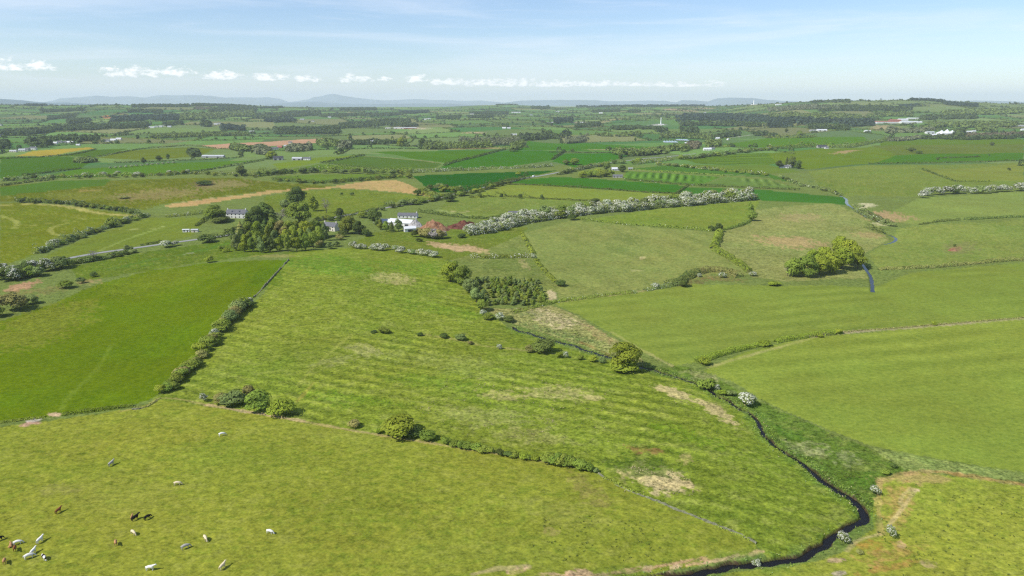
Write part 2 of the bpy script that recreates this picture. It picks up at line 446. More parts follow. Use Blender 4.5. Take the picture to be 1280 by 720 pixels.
# ------------------------------------------------------------------ field layout, traced as ground outlines
# colour (as it looks in full sun), roughness, outline, optional stripes (two points along them, period m, strength)
near_c = (145, 152, 58); left_c = (108, 130, 24); mid_c = (131, 147, 57); right_c = (136, 152, 70)
FIELDS = [
 ((128,145,78), .30, [(640,246),(740,252),(700,266),(640,275),(600,275),(545,268),(560,248),(600,246)], None),
 ((137,152,76), .25, [(640,230),(730,236),(860,243),(880,247),(760,252),(690,250),(640,246),(590,247),(610,238)], None),
 ((58,128,52), .12, [(640,226),(697,221),(780,226),(855,232),(852,241),(740,236),(640,229)], None),
 ((60,130,55), .12, [(855,234),(960,238),(1057,246),(1057,255),(960,251),(850,241)], None),
 ((60,117,42), .10, [(515,220),(575,217),(640,215),(697,213),(640,224),(600,236),(575,241),(545,240),(530,232)], None),
 ((92,140,62), .15, [(345,220),(400,218),(500,218),(510,222),(445,226),(390,229),(345,226)], None),
 ((198,168,116), .30, [(203,257),(250,250),(320,241),(362,235),(410,234),(455,227),(495,225),(512,231),(525,237),(540,246),(522,243),(495,240),(460,237),(420,235),(370,238),(320,245),(250,256),(215,260)], None),
 ((122,138,68), .36, [(330,246),(370,239),(420,236),(460,238),(500,242),(540,247),(500,257),(440,268),(400,274),(330,262)], None),
 ((114,124,62), .45, [(0,232),(70,228),(180,224),(290,222),(345,228),(420,233),(320,240),(250,249),(205,255),(180,262),(110,254),(30,250),(0,252)], None),
 ((76,130,58), .2, [(0,234),(70,226),(140,224),(130,232),(70,238),(0,245)], None),
 ((122,133,58), .30, [(0,255),(30,253),(75,257),(120,262),(180,269),(140,281),(90,299),(45,317),(0,334)], ((60,270),(170,275),34,.05)),
 ((126,140,66), .2, [(52,322),(100,301),(145,285),(187,272),(258,272),(250,284),(238,296),(205,302),(170,307),(115,316),(80,323)], ((100,310),(190,285),14,.05)),
 ((72,128,56), .14, [(0,230),(100,213),(240,217),(212,219),(130,221),(30,224)], None),
 ((80,138,60), .12, [(100,211),(235,203),(320,200),(240,215),(130,218),(40,222)], None),
 ((70,126,58), .12, [(0,196),(60,196),(125,197),(102,210),(30,219),(0,224)], None),
 ((182,166,92), .2, [(20,195),(40,189),(80,186),(112,184),(118,186),(60,195)], None),
 ((118,142,70), .2, [(120,197),(150,189),(235,184),(270,186),(250,195),(180,200)], None),
 ((78,128,62), .15, [(62,196),(118,187),(160,186),(120,196)], None),
 ((198,164,138), .25, [(250,182),(290,179),(340,177),(410,173),(405,178),(350,182),(300,186),(270,186)], None),
 ((78,127,64), .12, [(455,195),(552,204),(545,210),(488,212),(400,204)], None),
 ((74,134,58), .12, [(460,190),(620,189),(590,197),(560,204),(520,199)], None),
 ((62,130,56), .12, [(560,205),(628,189),(700,189),(690,200),(640,208),(545,211)], None),
 ((106,150,66), .15, [(340,205),(395,197),(455,193),(400,203),(350,212)], None),
 ((86,136,60), .15, [(345,216),(400,205),(485,213),(395,214)], None),
 ((60,132,56), .12, [(690,202),(705,192),(780,190),(790,194),(760,202),(720,210)], None),
 ((70,136,60), .12, [(645,188),(660,176),(760,181),(830,184),(820,188),(700,188)], None),
 ((72,132,62), .12, [(785,211),(860,206),(960,217),(1010,232),(960,222),(900,219)], None),
 ((106,142,66), .15, [(840,197),(960,191),(1000,197),(960,206),(870,204)], ((850,199),(960,197),40,.25)),
 ((96,142,68), .15, [(860,206),(960,206),(1000,215),(960,217)], None),
 ((84,142,66), .12, [(900,180),(960,172),(1080,171),(1090,178),(1000,183),(930,184)], None),
 ((118,140,76), .2, [(960,192),(1020,186),(1098,182),(1124,193),(1088,205),(1010,212),(975,206)], None),
 ((128,145,84), .32, [(1010,214),(1085,206),(1280,203),(1280,232),(1200,236),(1140,246),(1060,244),(1025,234)], None),
 ((138,150,86), .24, [(1145,213),(1280,204),(1280,226),(1195,227)], None),
 ((72,134,64), .12, [(1085,205),(1120,194),(1280,190),(1280,201),(1160,203)], None),
 ((118,142,80), .24, [(1090,182),(1200,178),(1280,176),(1280,191),(1120,194)], None),
 ((92,140,66), .15, [(1100,177),(1200,172),(1280,174),(1280,180),(1100,182)], None),
 ((138,155,88), .25, [(1110,268),(1150,247),(1280,239),(1280,271),(1200,275),(1149,281),(1100,276)], None),
 ((138,152,82), .28, [(1122,286),(1150,282),(1280,274),(1280,324),(1205,330),(1100,336),(1085,318),(1112,300)], None),
 ((150,156,94), .45, [(945,262),(1040,254),(1075,265),(1100,284),(1110,298),(1080,318),(1085,346),(985,352),(940,346),(897,314),(902,290),(938,280)], None),
 ((133,150,72), .3, [(735,275),(830,259),(950,250),(940,272),(905,287),(860,286),(780,280)], None),
 ((142,152,86), .28, [(655,291),(715,275),(785,282),(895,290),(893,312),(938,343),(890,342),(850,356),(760,367),(700,373),(680,338)], ((670,310),(720,345),26,.10)),
 ((130,142,78), .4, [(560,322),(600,292),(652,293),(672,330),(700,356),(690,376),(620,380),(590,352)], None),
 ((118,134,62), .38, [(435,306),(470,290),(540,285),(660,284),(655,292),(590,318),(560,326),(500,312),(440,310)], None),
 ((108,128,56), .38, [(290,300),(360,318),(430,312),(380,312),(330,319),(250,328),(100,352),(88,334),(165,318),(245,306)], None),
 ((84,144,64), .10, [(782,214),(840,217),(900,221),(875,232),(780,225)], ((800,226),(808,214),13,.5)),
 ((96,144,72), .10, [(905,221),(960,224),(1000,236),(960,234),(878,232)], ((890,231),(960,226),11,.5)),
 (left_c, .16, [(-40,534),(0,527),(75,519),(150,512),(192,498),(215,480),(245,450),(272,415),(302,385),(322,368),(345,345),(361,325),(300,326),(250,330),(180,340),(120,356),(70,378),(0,402),(-60,420)], ((80,510),(300,380),16,.05)),
 (mid_c, .42, [(192,500),(225,474),(250,446),(282,412),(310,384),(330,366),(361,325),(362,317),(430,310),(490,311),(520,317),(560,326),(580,350),(605,385),(640,410),(700,428),(750,444),(800,458),(860,472),(905,497),(945,522),(960,549),(1010,582),(1060,614),(1078,640),(1045,662),(1015,682),(960,694),(945,674),(850,640),(760,602),(700,581),(560,558),(400,531),(300,512)], ((445,432),(600,460),8,.24)),
 ((150,150,92), .7, [(640,386),(690,382),(715,392),(770,424),(800,444),(815,458),(775,446),(740,434),(690,417),(640,402),(600,384)], None),
 (right_c, .12, [(692,379),(760,370),(822,362),(862,355),(960,357),(1092,357),(1140,341),(1280,328),(1480,312),(1480,380),(1280,396),(1160,406),(1070,413),(1010,420),(960,429),(920,439),(870,453),(845,455),(800,438),(760,414),(720,392)], ((900,410),(1280,375),15,.11)),
 ((142,157,68), .14, [(880,462),(930,440),(1010,422),(1160,408),(1280,398),(1500,380),(1500,640),(1280,590),(1150,570),(1085,556),(1030,535),(960,502),(915,476)], ((950,470),(1280,440),17,.10)),
 ((102,124,54), .5, [(815,458),(850,455),(882,464),(930,490),(985,516),(1040,542),(1100,565),(1150,585),(1110,600),(1100,640),(1075,645),(1060,612),(1010,580),(960,548),(942,515),(905,495),(860,470)], None),
 ((140,152,84), .5, [(1090,560),(1150,572),(1280,592),(1480,636),(1480,660),(1280,610),(1180,592),(1130,588)], None),
 ((155,162,64), .30, [(1100,600),(1150,590),(1280,608),(1520,650),(1520,900),(900,900),(900,712),(985,702),(1050,690),(1090,655),(1095,620)], None),
 (near_c, .28, [(-500,560),(-60,540),(0,534),(75,524),(160,512),(200,500),(260,508),(320,518),(400,531),(470,544),(560,558),(640,571),(700,581),(740,589),(800,620),(850,638),(945,674),(950,684),(860,703),(800,716),(800,740),(760,900),(-600,900)], None),
]
# soft patches: colour, strength, centre, half width, half height (photograph px), tilt deg, raggedness
PATCHES = [
 ((132,136,48), .65, (50,405), 75, 26, -18, .8), ((124,136,40), .45, (200,350), 80, 16, -10, .8),  ((186,176,112), .75, (492,348), 32, 9, 5, .9), ((176,172,108), .6, (455,437), 24, 8, 10, 1.0), ((172,170,106), .45, (418,452), 26, 6, -8, 1.0),
 ((190,180,116), .6, (695,490), 48, 9, 3, 1.0), ((196,182,118), .65, (742,497), 17, 3.5, 0, .7), ((196,182,118), .55, (625,494), 30, 8, 5, 1.0),
 ((176,174,104), .4, (600,520), 70, 13, 5, 1.1), ((180,174,106), .4, (660,545), 60, 9, 6, 1.1), ((164,172,90), .4, (560,455), 90, 12, 8, 1.2),
 ((212,194,140), .9, (828,602), 38, 17, 10, .75), ((206,188,128), .75, (812,597), 52, 15, 14, 1.0),
 ((208,190,130), .85, (845,491), 34, 6, 18, .7), ((208,190,130), .85, (893,510), 34, 7.5, 30, .8),
 ((150,112,70), .75, (805,563), 24, 5, 5, .9), ((88,112,34), .75, (800,583), 46, 14, 10, .8), ((188,170,110), .6, (856,572), 10, 8, 0, 1),
 ((108,142,30), .6, (850,540), 60, 10, 18, .9), ((112,146,34), .55, (440,500), 60, 9, 6, 1.0), ((104,140,34), .45, (520,475), 60, 8, 6, 1),
 ((88,140,34), .5, (420,330), 70, 14, 4, .9), ((92,142,36), .4, (520,335), 40, 12, 6, .9), ((100,140,30), .4, (560,388), 60, 8, 8, 1),
 ((86,120,20), .5, (335,345), 26, 18, 0, .8), ((98,126,18), .4, (190,430), 60, 26, -15, 1), ((98,128,22),.35,(60,500),70,16,-6,1),
 ((150,152,64), .5, (150,620), 90, 30, 0, 1.1), ((122,136,42), .5, (110,585), 80, 14, 0, 1.1), ((150,142,84), .4, (75,612), 22, 8, 0, 1.0), ((118,140,40), .4, (460,640), 110, 26, 0, 1.2),
 ((150,136,78), .55, (735,612), 36, 14, 40, 1.0), ((150,150,74), .4, (700,640), 60, 18, 10, 1.1), ((164,148,90), .5, (690,664), 16, 5, 10, 1),
 ((120,142,44), .4, (300,570), 110, 18, 4, 1.1), ((152,158,66), .4, (420,545), 120, 10, 8, 1.1), ((140,150,58), .4, (620,690), 120, 22, 0, 1.1),
 ((212,178,134), .8, (575,310), 36, 5, 6, .8), ((206,174,128), .7, (548,306), 18, 4, 10, .8), ((198,172,120), .5, (600,313), 14, 4, 0, 1),
 ((198,166,116), .65, (985,302), 42, 9, 4, 1.1), ((184,162,112), .5, (1000,272), 30, 5, 0, 1.1), ((196,158,120), .65, (1110,270), 30, 7, 6, 1.0), ((188,158,110), .5, (1085,294), 18, 5, 4, 1),
 ((214,206,160), .8, (1082,256), 16, 3, 4, .7), ((206,196,146), .7, (1105,280), 14, 3, 4, .9),
 ((178,132,96), .85, (1196,311), 9, 3.0, 0, .5), ((138,132,84), .5, (1200,310), 24, 8, 0, .9),
 ((104,122,58), .5, (785,298), 22, 7, 10, 1.1), ((104,122,58), .4, (772,312), 16, 6, 10, 1.1), ((206,192,132), .7, (803,322), 5, 2, -10, .5), ((196,188,126), .5, (795,338), 8, 1.5, 0, .6),
 ((120,100,64), .65, (868,352), 26, 4, -8, 1.0), ((150,126,78), .5, (900,348), 30, 4, 6, 1.0),
 ((214,196,148), .8, (690,368), 8, 6, 60, .7), ((196,176,120), .5, (655,330), 10, 4, 30, 1.0),
 ((196,160,112), .55, (110,352), 16, 3, 0, .9), ((190,146,112), .85, (27,358), 26, 5, -14, .8), ((150,128,80), .6, (20,370), 30, 8, -14, 1.1), ((150,132,84), .5, (62,362), 22, 5, -10, 1),
 ((122,104,72), .75, (252,230), 14, 3.2, 0, .9), ((120,106,74), .7, (155,246), 18, 3, 0, 1), ((168,146,98), .5, (200,243), 60, 7, -4, 1.1), ((166,146,104), .5, (275,232), 40, 5, -4, 1.1), ((132,136,56), .5, (110,246), 50, 5, 0, 1.1),
 ((194,166,98), .4, (110,238), 16, 1.6, -2, .7),
 ((190,166,104), .7, (1150,598), 52, 7, 0, .8), ((182,150,88), .7, (1122,625), 24, 30, 0, .9), ((190,150,90), .6, (1112,690), 36, 14, -10, 1.1), ((178,130,64), .6, (1090,678), 22, 8, 0, .9), ((180,136,74), .6, (1118,706), 40, 5, -12, 1),
 ((216,190,150), .85, (1146,612), 6, 2.5, 0, .7), ((196,166,128), .8, (1044,696), 11, 4, 0, .8), ((186,172,142), .85, (1049,713), 9, 4, 0, .6), ((184,158,120), .6, (1160,705), 14, 6, 20, .9),
 ((204,170,128), .6, (1128,680), 7, 6, 40, .8), ((168,172,60), .4, (1220,650), 60, 30, 0, 1.1), ((168,172,60), .4, (1180,690), 60, 18, 0, 1.1),
 ((216,186,146), .9, (68,518), 9, 3, 0, .5), ((210,168,140), .9, (36,530), 15, 2.6, -10, .7), ((206,196,180), .7, (44,525), 14, 2, -8, .6),
 ((212,180,136), .9, (722,713), 16, 6, -10, .8), ((210,176,132), .8, (650,712), 16, 4, -10, 1), ((206,168,126), .8, (780,708), 26, 2.2, -10, .9), ((206,168,126), .8, (875,697), 18, 2.5, -14, .9), ((206,172,130), .75, (690,716), 24, 2.5, 0, .9), ((206,170,126), .8, (755,713), 50, 1.4, -6, .9), ((218,186,146), .85, (810,706), 8, 5, -20, .8), ((214,182,142), .85, (845,702), 12, 4, -30, .9), ((214,180,138), .85, (905,693), 26, 3, -12, .8), ((210,176,132), .75, (935,689), 20, 3.2, -14, .9), ((204,164,124), .75, (840,700), 60, 2.2, -11, .8), ((208,172,132), .8, (735,715), 40, 3, -4, .9),
 ((178,176,124), .55, (1010,558), 30, 9, 10, 1.2), ((160,164,112), .5, (1060,572), 26, 8, 10, 1.2), ((176,170,118), .5, (880,468), 26, 5, 14, 1.1), ((82,124,36), .5, (1078,600), 22, 10, 0, 1), ((84,128,40), .5, (990,540), 24, 6, 20, 1),
 ((206,188,142), .7, (690,398), 34, 9, 14, 1.2), ((104,120,66), .6, (660,392), 22, 4, 6, 1.1), ((170,140,96), .5, (745,415), 26, 5, 30, 1.1), ((94,122,62), .6, (700,415), 60, 3, 14, .9),
 ((186,172,100), .4, (345,320), 30, 2, 0, .8),
 ((196,160,120), .7, (1060,189), 16, 2, -4, .9), ((196,168,130), .6, (1105,161), 20, 2.4, 0, .9), ((180,140,110), .7, (1245,168), 40, 2, 0, .9), ((196,160,130), .7, (850,138), 26, 1.5, 2, .8), ((200,170,140), .6, (880,135.5), 16, 1.2, 0, .8),
 ((206,186,156), .8, (512,160.5), 30, 1.2, 0, .7), ((206,176,146), .7, (592,166), 16, 1.2, 0, .8), ((196,168,110), .6, (590,185.5), 60, 1.2, 0, .8), ((190,160,130), .6, (440,141), 7, 1.4, 0, .6), ((184,164,118), .6, (765,150), 18, 1.6, -8, .8), ((196,176,150), .6, (725,153), 10, 1.4, 0, .8), ((196,180,130), .55, (760,187.5), 30, .9, 0, .8), ((206,196,190), .7, (822,156), 12, 1, 0, .8), ((206,108,70), .7, (134,147), 7, 1.6, 0, .7), ((160,110,88), .6, (150,142.5), 12, .9, 0, .7), ((168,110,90), .6, (293,144), 8, 1, 0, .7),
]
# worn paths and field lines: colour, strength, width m, line
TRACKS = [
 ((214,180,140), .8, 1.3, [(258,506),(300,513),(350,521),(380,527)]), ((206,176,126), .6, 1.1, [(380,527),(440,538),(520,551),(600,564),(640,570),(700,580),(740,587)]),
 ((198,170,118), .5, .8, [(150,514),(180,510),(196,499),(205,497),(232,500),(258,506)]),
 ((146,165,62), .35, 1.6, [(75,512),(90,490),(120,465),(140,430)]), ((176,178,88), .5, 1.3, [(372,482),(400,450),(440,418)]), ((160,140,70), .5, 1.0, [(372,502),(392,478)]),
 ((198,186,110), .8, 6, [(0,257),(30,254),(80,257),(110,264),(150,269),(175,270)]), ((184,184,100), .6, 3.5, [(0,270),(15,273),(24,279),(16,286)]), ((186,184,100), .6, 3.2, [(115,272),(85,278),(62,285),(64,292),(78,295)]), ((176,176,92),.5,3,[(40,282),(100,273)]),
 ((190,196,120), .6, 2.2, [(150,287),(195,286),(205,283)]), ((176,190,104), .5, 2.2, [(205,283),(160,298),(125,313)]),
 ((196,180,124), .7, 1.6, [(205,257),(250,249),(320,242)]),
 ((200,164,110), .6, 1.8, [(1100,601),(1130,592),(1165,588),(1200,592),(1240,600),(1285,608),(1400,630)]), ((170,120,60), .5, 1.6, [(1170,590),(1220,596),(1280,606)]),
 ((210,186,130), .7, .8, [(1144,611),(1135,625),(1122,640),(1110,655)]), ((210,186,130), .6, .7, [(1140,610),(1128,618),(1126,628)]), ((214,190,140), .6, .8, [(1100,664),(1072,670),(1060,684)]), ((200,166,110), .6, 1.2, [(1100,600),(1098,630),(1102,662)]),
 ((150,110,66), .7, 1.6, [(726,425),(745,433),(760,440)]), ((206,182,130), .6, 2.0, [(703,377),(760,369),(820,362)]), ((196,186,120), .5, 1.6, [(765,415),(800,436),(840,455)]),
 ((206,180,140), .5, 1.2, [(590,718),(625,710),(660,708)]),
 ((190,172,110), .5, 1.3, [(530,418),(570,424),(600,432),(640,436)]), ((184,170,110), .6, 1.6, [(640,436),(680,440),(700,443)]),
 ((206,180,150), .6, 2.4, [(1010,421),(1070,414),(1160,408),(1280,398)]), ((196,186,120), .6, 1.6, [(885,459),(930,446),(1010,424)]),
 ((70,104,46), .5, 3, [(1040,232),(1010,226)]), ((176,186,120), .5, 5, [(545,262),(585,270)]), ((206,190,140), .6, 3, [(566,264),(580,266),(585,264)]),
 ((196,170,130), .6, 4, [(455,195),(552,204)]), ((190,176,140), .5, 4, [(785,212),(850,215),(960,221)]), ((206,196,190), .6, 6, [(915,172),(935,169),(960,166)]),
 ((104,142,56), .6, 3, [(1085,198),(1150,192)]),
 ((88,116,40), .5, 2.2, [(95,348),(140,338),(200,329),(260,322)]), ((90,128,48), .6, 6, [(140,336),(190,325),(250,314),(290,303)]), ((196,186,160), .6, 2.2, [(230,318),(240,316)]),
]

STREAM = [(760,724),(800,719),(835,714),(870,710),(900,704),(940,698),(962,696),(990,693),(1015,686),(1032,678),(1042,663),(1060,653),(1076,648),(1083,644),(1080,634),(1071,624),(1058,612),(1036,599),(1014,584),(985,563),(966,551),(956,541),(949,527),(942,516),(926,507),(908,497),(885,482),(860,471),(838,464),(812,459),(790,453),(768,446),(740,436),(715,429),(690,422),(660,414),(640,406)]
STREAM_W = [3.0,3.0,2.9,2.7,2.6,2.5,2.6,2.5,2.3,2.4,2.5,2.6,3.0,3.2,2.0,1.6,1.5,1.5,1.4,1.5,1.5,1.5,1.6,1.7,1.6,1.4,1.5,1.5,1.6,1.6,1.6,1.6,1.6,1.5,1.5,1.4,1.3]
POOL = (1084,641)
BURN2 = [(1091,362),(1091,352),(1089,342),(1083,333),(1078,326)]
BURN3 = [(1104,303),(1115,301),(1122,297),(1118,293),(1106,289)]
BURN4 = [(1085,270),(1075,263),(1067,258),(1058,253),(1059,246),(1048,242)]
ROAD = [(-60,348),(0,341),(40,333),(75,325),(117,317),(170,310),(212,304),(250,299),(292,293),(340,286),(380,279),(405,274),(445,267),(480,260),(520,254),(552,247),(580,240),(612,233),(640,226),(690,217),(725,210),(755,205),(790,200),(830,196),(870,192)]
_pg = {}
stream_xy = chaikin(U(STREAM), 2); stream_xy, _ss = resample(stream_xy, 1.6)
_tn = unit(np.gradient(stream_xy, axis=0))
_wv = 1.5 * fbm(_ss / 7, _ss * 0, 401, 2) * smooth(0, 12, _ss) * np.clip(np.hypot(*(stream_xy - np.array(unproject(1084, 641)[:2])).T) / 12, 0, 1)
stream_xy = stream_xy + np.stack([-_tn[:, 1], _tn[:, 0]], 1) * _wv[:, None];  stream_w = np.interp(np.linspace(0, 1, len(stream_xy)), np.linspace(0, 1, len(STREAM)), STREAM_W)
pool_xy = np.array(unproject(*POOL)[:2])
burns = [(chaikin(U(BURN2)), 2.6), (chaikin(U(BURN3)), 3.6), (chaikin(U(BURN4)), 4.0)]
road_xy = chaikin(U(ROAD))
field_xy = [U(f[2]) for f in FIELDS]

def ground_h(x, y):
    """terrain with the stream bed cut into it"""
    x = np.atleast_1d(np.asarray(x, float)); y = np.atleast_1d(np.asarray(y, float))
    h = base_h(x, y)
    for xy, w in [(stream_xy, None)] + burns:
        m = (x > xy[:, 0].min() - 25) & (x < xy[:, 0].max() + 25) & (y > xy[:, 1].min() - 25) & (y < xy[:, 1].max() + 25)
        if not m.any(): continue
        d, s = seg_dist(x[m], y[m], xy)
        if w is None:
            seg = np.concatenate([[0], np.cumsum(np.hypot(*(xy[1:] - xy[:-1]).T))])
            ww = np.interp(s, seg, stream_w) + .5 * (vnoise(x[m] / 2.5, y[m] / 2.5, 77) - .5)
            ww = np.maximum(ww, 3.1 - np.hypot(x[m] - pool_xy[0], y[m] - pool_xy[1]) * .55)
        else: ww = w
        wig = .55 * (vnoise(x[m] / 1.7, y[m] / 1.7, 78) - .5)
        dp = .5 + .75 * smooth(330, 235, y[m])
        h[m] -= (dp if w is None else 1.25) * (1 - smooth(ww * .40 + wig, ww * .40 + .55 + wig, d)) + 1.4 * np.exp(-(d / 14) ** 2)
    return h
def gz(x, y): return float(ground_h(x, y)[0])
def bump_free(x, y): return float(base_h(x, y))

# ------------------------------------------------------------------ far fields: an uneven patchwork beyond the traced ones
GX, GY = 250.0, 270.0
ROT = R(14)
def cell_corner(i, j):
    jx = hash2(i, j, 101) - .5; jy = hash2(i, j, 202) - .5
    a = (i + .55 * jx) * GX; b = (j + .6 * jy) * GY
    return a * math.cos(ROT) - b * math.sin(ROT), a * math.sin(ROT) + b * math.cos(ROT)
def cell_of(x, y):
    a = (x * math.cos(ROT) + y * math.sin(ROT)) / GX; b = (-x * math.sin(ROT) + y * math.cos(ROT)) / GY
    i0 = np.floor(a); j0 = np.floor(b)
    ci = i0.copy(); cj = j0.copy()
    for di in (-1, 0, 1):
        for dj in (-1, 0, 1):
            i = i0 + di; j = j0 + dj
            q = [cell_corner(i, j), cell_corner(i + 1, j), cell_corner(i + 1, j + 1), cell_corner(i, j + 1)]
            r = np.zeros(x.shape, bool)
            for k in range(4):
                x1, y1 = q[k]; x2, y2 = q[(k + 1) % 4]
                dy = np.where(y2 == y1, 1e-9, y2 - y1)
                r ^= ((y1 > y) != (y2 > y)) & (x < (x2 - x1) * (y - y1) / dy + x1)
            ci = np.where(r, i, ci); cj = np.where(r, j, cj)
    return ci, cj
FAR_PAL = np.array([alb(*((c[0] + 20, c[1] + 2, c[2] + 10) if c[1] - c[0] > 34 else (c[0] - 6, c[1] - 2, c[2]))) for c in [(70,128,56),(84,138,60),(104,146,68),(122,150,76),(96,134,66),(60,120,54),(132,148,84),(112,136,74),(90,142,62),(78,120,62),(140,140,88),(100,128,70)]])

def build_ground():
    ys = np.arange(790, 216, -1.3)
    near = -CAM_H * CP * 0 + np.array([CAM_H / math.tan(PITCH + math.atan((v - 360) / F)) for v in ys])
    rows = np.concatenate([[1, 30, 60, 85, 100], near[near > 108], []])
    r = rows[-1]; far = []
    while r < 15000:
        r *= 1.0062 if r < 8500 else 1.03
        far.append(r)
    rows = np.concatenate([rows, far, [20000, 28000, 40000, 43800]])
    a = np.arange(-R(47), R(47.01), 1.3 / F)
    cols = np.concatenate([np.linspace(-math.pi, -R(47.5), 26), a, np.linspace(R(47.5), math.pi, 26)])
    Rr, A = np.meshgrid(rows, cols, indexing='ij')
    x = (Rr * np.sin(A)).ravel(); y = (Rr * np.cos(A)).ravel()
    nr, nc = len(rows), len(cols)
    z = ground_h(x, y)
    D = Rr.ravel()
    col = np.tile(alb(122, 137, 68), (len(x), 1)); rough = np.full(len(x), .35)
    # far patchwork
    m = (D > 1300) & (D < 12000) & (y > 0)
    ci, cj = cell_of(x[m], y[m])
    k = (hash2(ci, cj, 5) * len(FAR_PAL)).astype(int).clip(0, len(FAR_PAL) - 1)
    fc = FAR_PAL[k] * (.85 + .3 * hash2(ci, cj, 6))[:, None]
    ang = hash2(ci, cj, 7) * math.pi
    st = np.sin((x[m] * np.cos(ang) + y[m] * np.sin(ang)) / 5.0) * .05 * (hash2(ci, cj, 8) > .6) * (D[m] < 3000)
    fc = fc * (1 + st)[:, None]
    edge = smooth(1300, 1420, D[m])[:, None]
    col[m] = col[m] * (1 - edge) + fc * edge
    rough[m] = .15 + .25 * hash2(ci, cj, 9)
    hill = m & (np.arctan2(x, y) > .42) & (D > 4200)
    hw = (smooth(4200, 4700, D[hill]) * .7)[:, None]
    col[hill] = col[hill] * (1 - hw) + alb(134, 148, 92) * hw
    # traced fields
    for (c, ro, _, st), P in zip(FIELDS, field_xy):
        x0, y0 = P.min(0); x1, y1 = P.max(0)
        idx = np.nonzero((x > x0) & (x < x1) & (y > y0) & (y < y1))[0]
        wob = 1.2
        xx = x[idx] + wob * (vnoise(x[idx] / 6, y[idx] / 6, 40) - .5); yy = y[idx] + wob * (vnoise(x[idx] / 6, y[idx] / 6, 41) - .5)
        idx = idx[inside(xx, yy, P)]
        if not len(idx): continue
        if c[1] - c[0] > 40 and c[2] > 44: c = (c[0] + 20, c[1] - 2, c[2] + 10)
        elif c[1] - c[0] > 23 and P[:, 1].mean() > 700: c = (c[0], c[1] - 8, c[2] + 8)
        Dm = float(np.median(D[idx]))
        cc = np.tile(alb(*c, Dm), (len(idx), 1))
        xi, yi = x[idx], y[idx]
        big = fbm(xi / 45, yi / 45, 61, 4)[:, None]
        warm = fbm(xi / 70 + 9, yi / 70, 71, 3)[:, None]
        amt = .06 + .2 * ro
        cc = cc * (1 + amt * big)
        cc = cc * (1 + amt * warm * np.array([.8, .12, .4]))
        if ro > .38:   # rough grazing: paler dry grass and greener tussocks in streaks
            q = fbm(xi / 5, yi / 3, 81, 4)[:, None]
            dry = smooth(.05, .5, q); cc = cc * (1 - .28 * dry) + alb(168, 170, 92) * .28 * dry
            lush = smooth(.12, .6, -q); cc = cc * (1 - .42 * lush) + alb(96, 120, 34) * .42 * lush
        elif ro > .25:
            q = fbm(xi / 3.2, yi / 2, 82, 3)[:, None]
            dry = smooth(.15, .6, q); cc = cc * (1 - .3 * dry) + alb(168, 168, 84) * .3 * dry
            lush = smooth(.15, .6, -q); cc = cc * (1 - .3 * lush) + alb(96, 130, 36) * .3 * lush
        if st:
            a, b = U([st[0], st[1]]); d = unit((b - a)[None])[0]
            ph = (-(xi - a[0]) * d[1] + (yi - a[1]) * d[0]) / st[2] * 2 * math.pi + (1.1 if ro > .13 else .9) * fbm(xi / 60, yi / 60, 91, 3)
            wgt = np.clip((.38 if ro > .4 else .45) + 1.3 * fbm(xi / 55, yi / 55, 95, 2), 0, 1.2) * (1 + .6 * fbm(xi / 4, yi / 4, 97, 2))
            s = np.sin(ph) * wgt
            cc = cc * (1 + st[3] * s)[:, None] * (1 + st[3] * s[:, None] * np.array([.2, 0, .2]))
            if ro > .4:
                z[idx] += .16 * s * smooth(600, 350, D[idx])
        if ro > .25:
            z[idx] += (.30 if ro > .38 else .13) * fbm(xi / 1.9, yi / 1.5, 201, 2) * smooth(520, 260, D[idx])
        col[idx] = cc; rough[idx] = ro
    for c, k, (cx, cy), rx, ry, tilt, rag in PATCHES:
        ct, stt = math.cos(R(tilt)), math.sin(R(tilt))
        o, u, v = U([(cx, cy), (cx + rx * ct, cy + rx * stt), (cx - ry * stt, cy + ry * ct)])
        M = np.linalg.inv(np.stack([u - o, v - o], 1))
        rad = 1.6 * max(np.linalg.norm(u - o), np.linalg.norm(v - o))
        idx = np.nonzero((abs(x - o[0]) < rad) & (abs(y - o[1]) < rad))[0]
        if not len(idx): continue
        uu = (x[idx] - o[0]) * M[0, 0] + (y[idx] - o[1]) * M[0, 1]; vv = (x[idx] - o[0]) * M[1, 0] + (y[idx] - o[1]) * M[1, 1]
        sc = max(np.linalg.norm(u - o), np.linalg.norm(v - o))
        rr = np.hypot(uu, vv) + rag * (.42 * fbm(x[idx] / (sc * .32), y[idx] / (sc * .32), 111, 3) + .75 * fbm(x[idx] / 2.6, y[idx] / 1.8, 121, 3))
        w = (k * (1 - smooth(.70, 1.02, rr)))[:, None]
        if rag >= .9 and D[idx].min() < 520: w = w * (.35 + .65 * smooth(-.28, .12, fbm(x[idx] / 1.3, y[idx] / .95, 211, 3)))[:, None]
        tgt = alb(*c) * (1 + .22 * fbm(x[idx] / 2.5, y[idx] / 1.8, 131, 3))[:, None]
        col[idx] = col[idx] * (1 - w) + tgt * w
        rough[idx] = np.maximum(rough[idx], w[:, 0] * .55)
    for c, k, wd, L in TRACKS:
        P = chaikin(U(L))
        idx = np.nonzero((x > P[:, 0].min() - 12) & (x < P[:, 0].max() + 12) & (y > P[:, 1].min() - 12) & (y < P[:, 1].max() + 12))[0]
        d, s = seg_dist(x[idx], y[idx], P)
        d = d + wd * .5 * fbm(x[idx] / 4, y[idx] / 4, 141, 2)
        soft = np.maximum(.5, D[idx] * .0016)
        w = (k * (1 - smooth(wd * .5, wd * .5 + soft, d)) * (.75 + .35 * fbm(x[idx] / 7, y[idx] / 7, 151, 2)))[:, None].clip(0, 1)
        col[idx] = col[idx] * (1 - w) + alb(*c) * w
    # stream banks and bed
    idx = np.nonzero((D < 700) & (y > 0))[0]
    d, s = seg_dist(x[idx], y[idx], stream_xy)
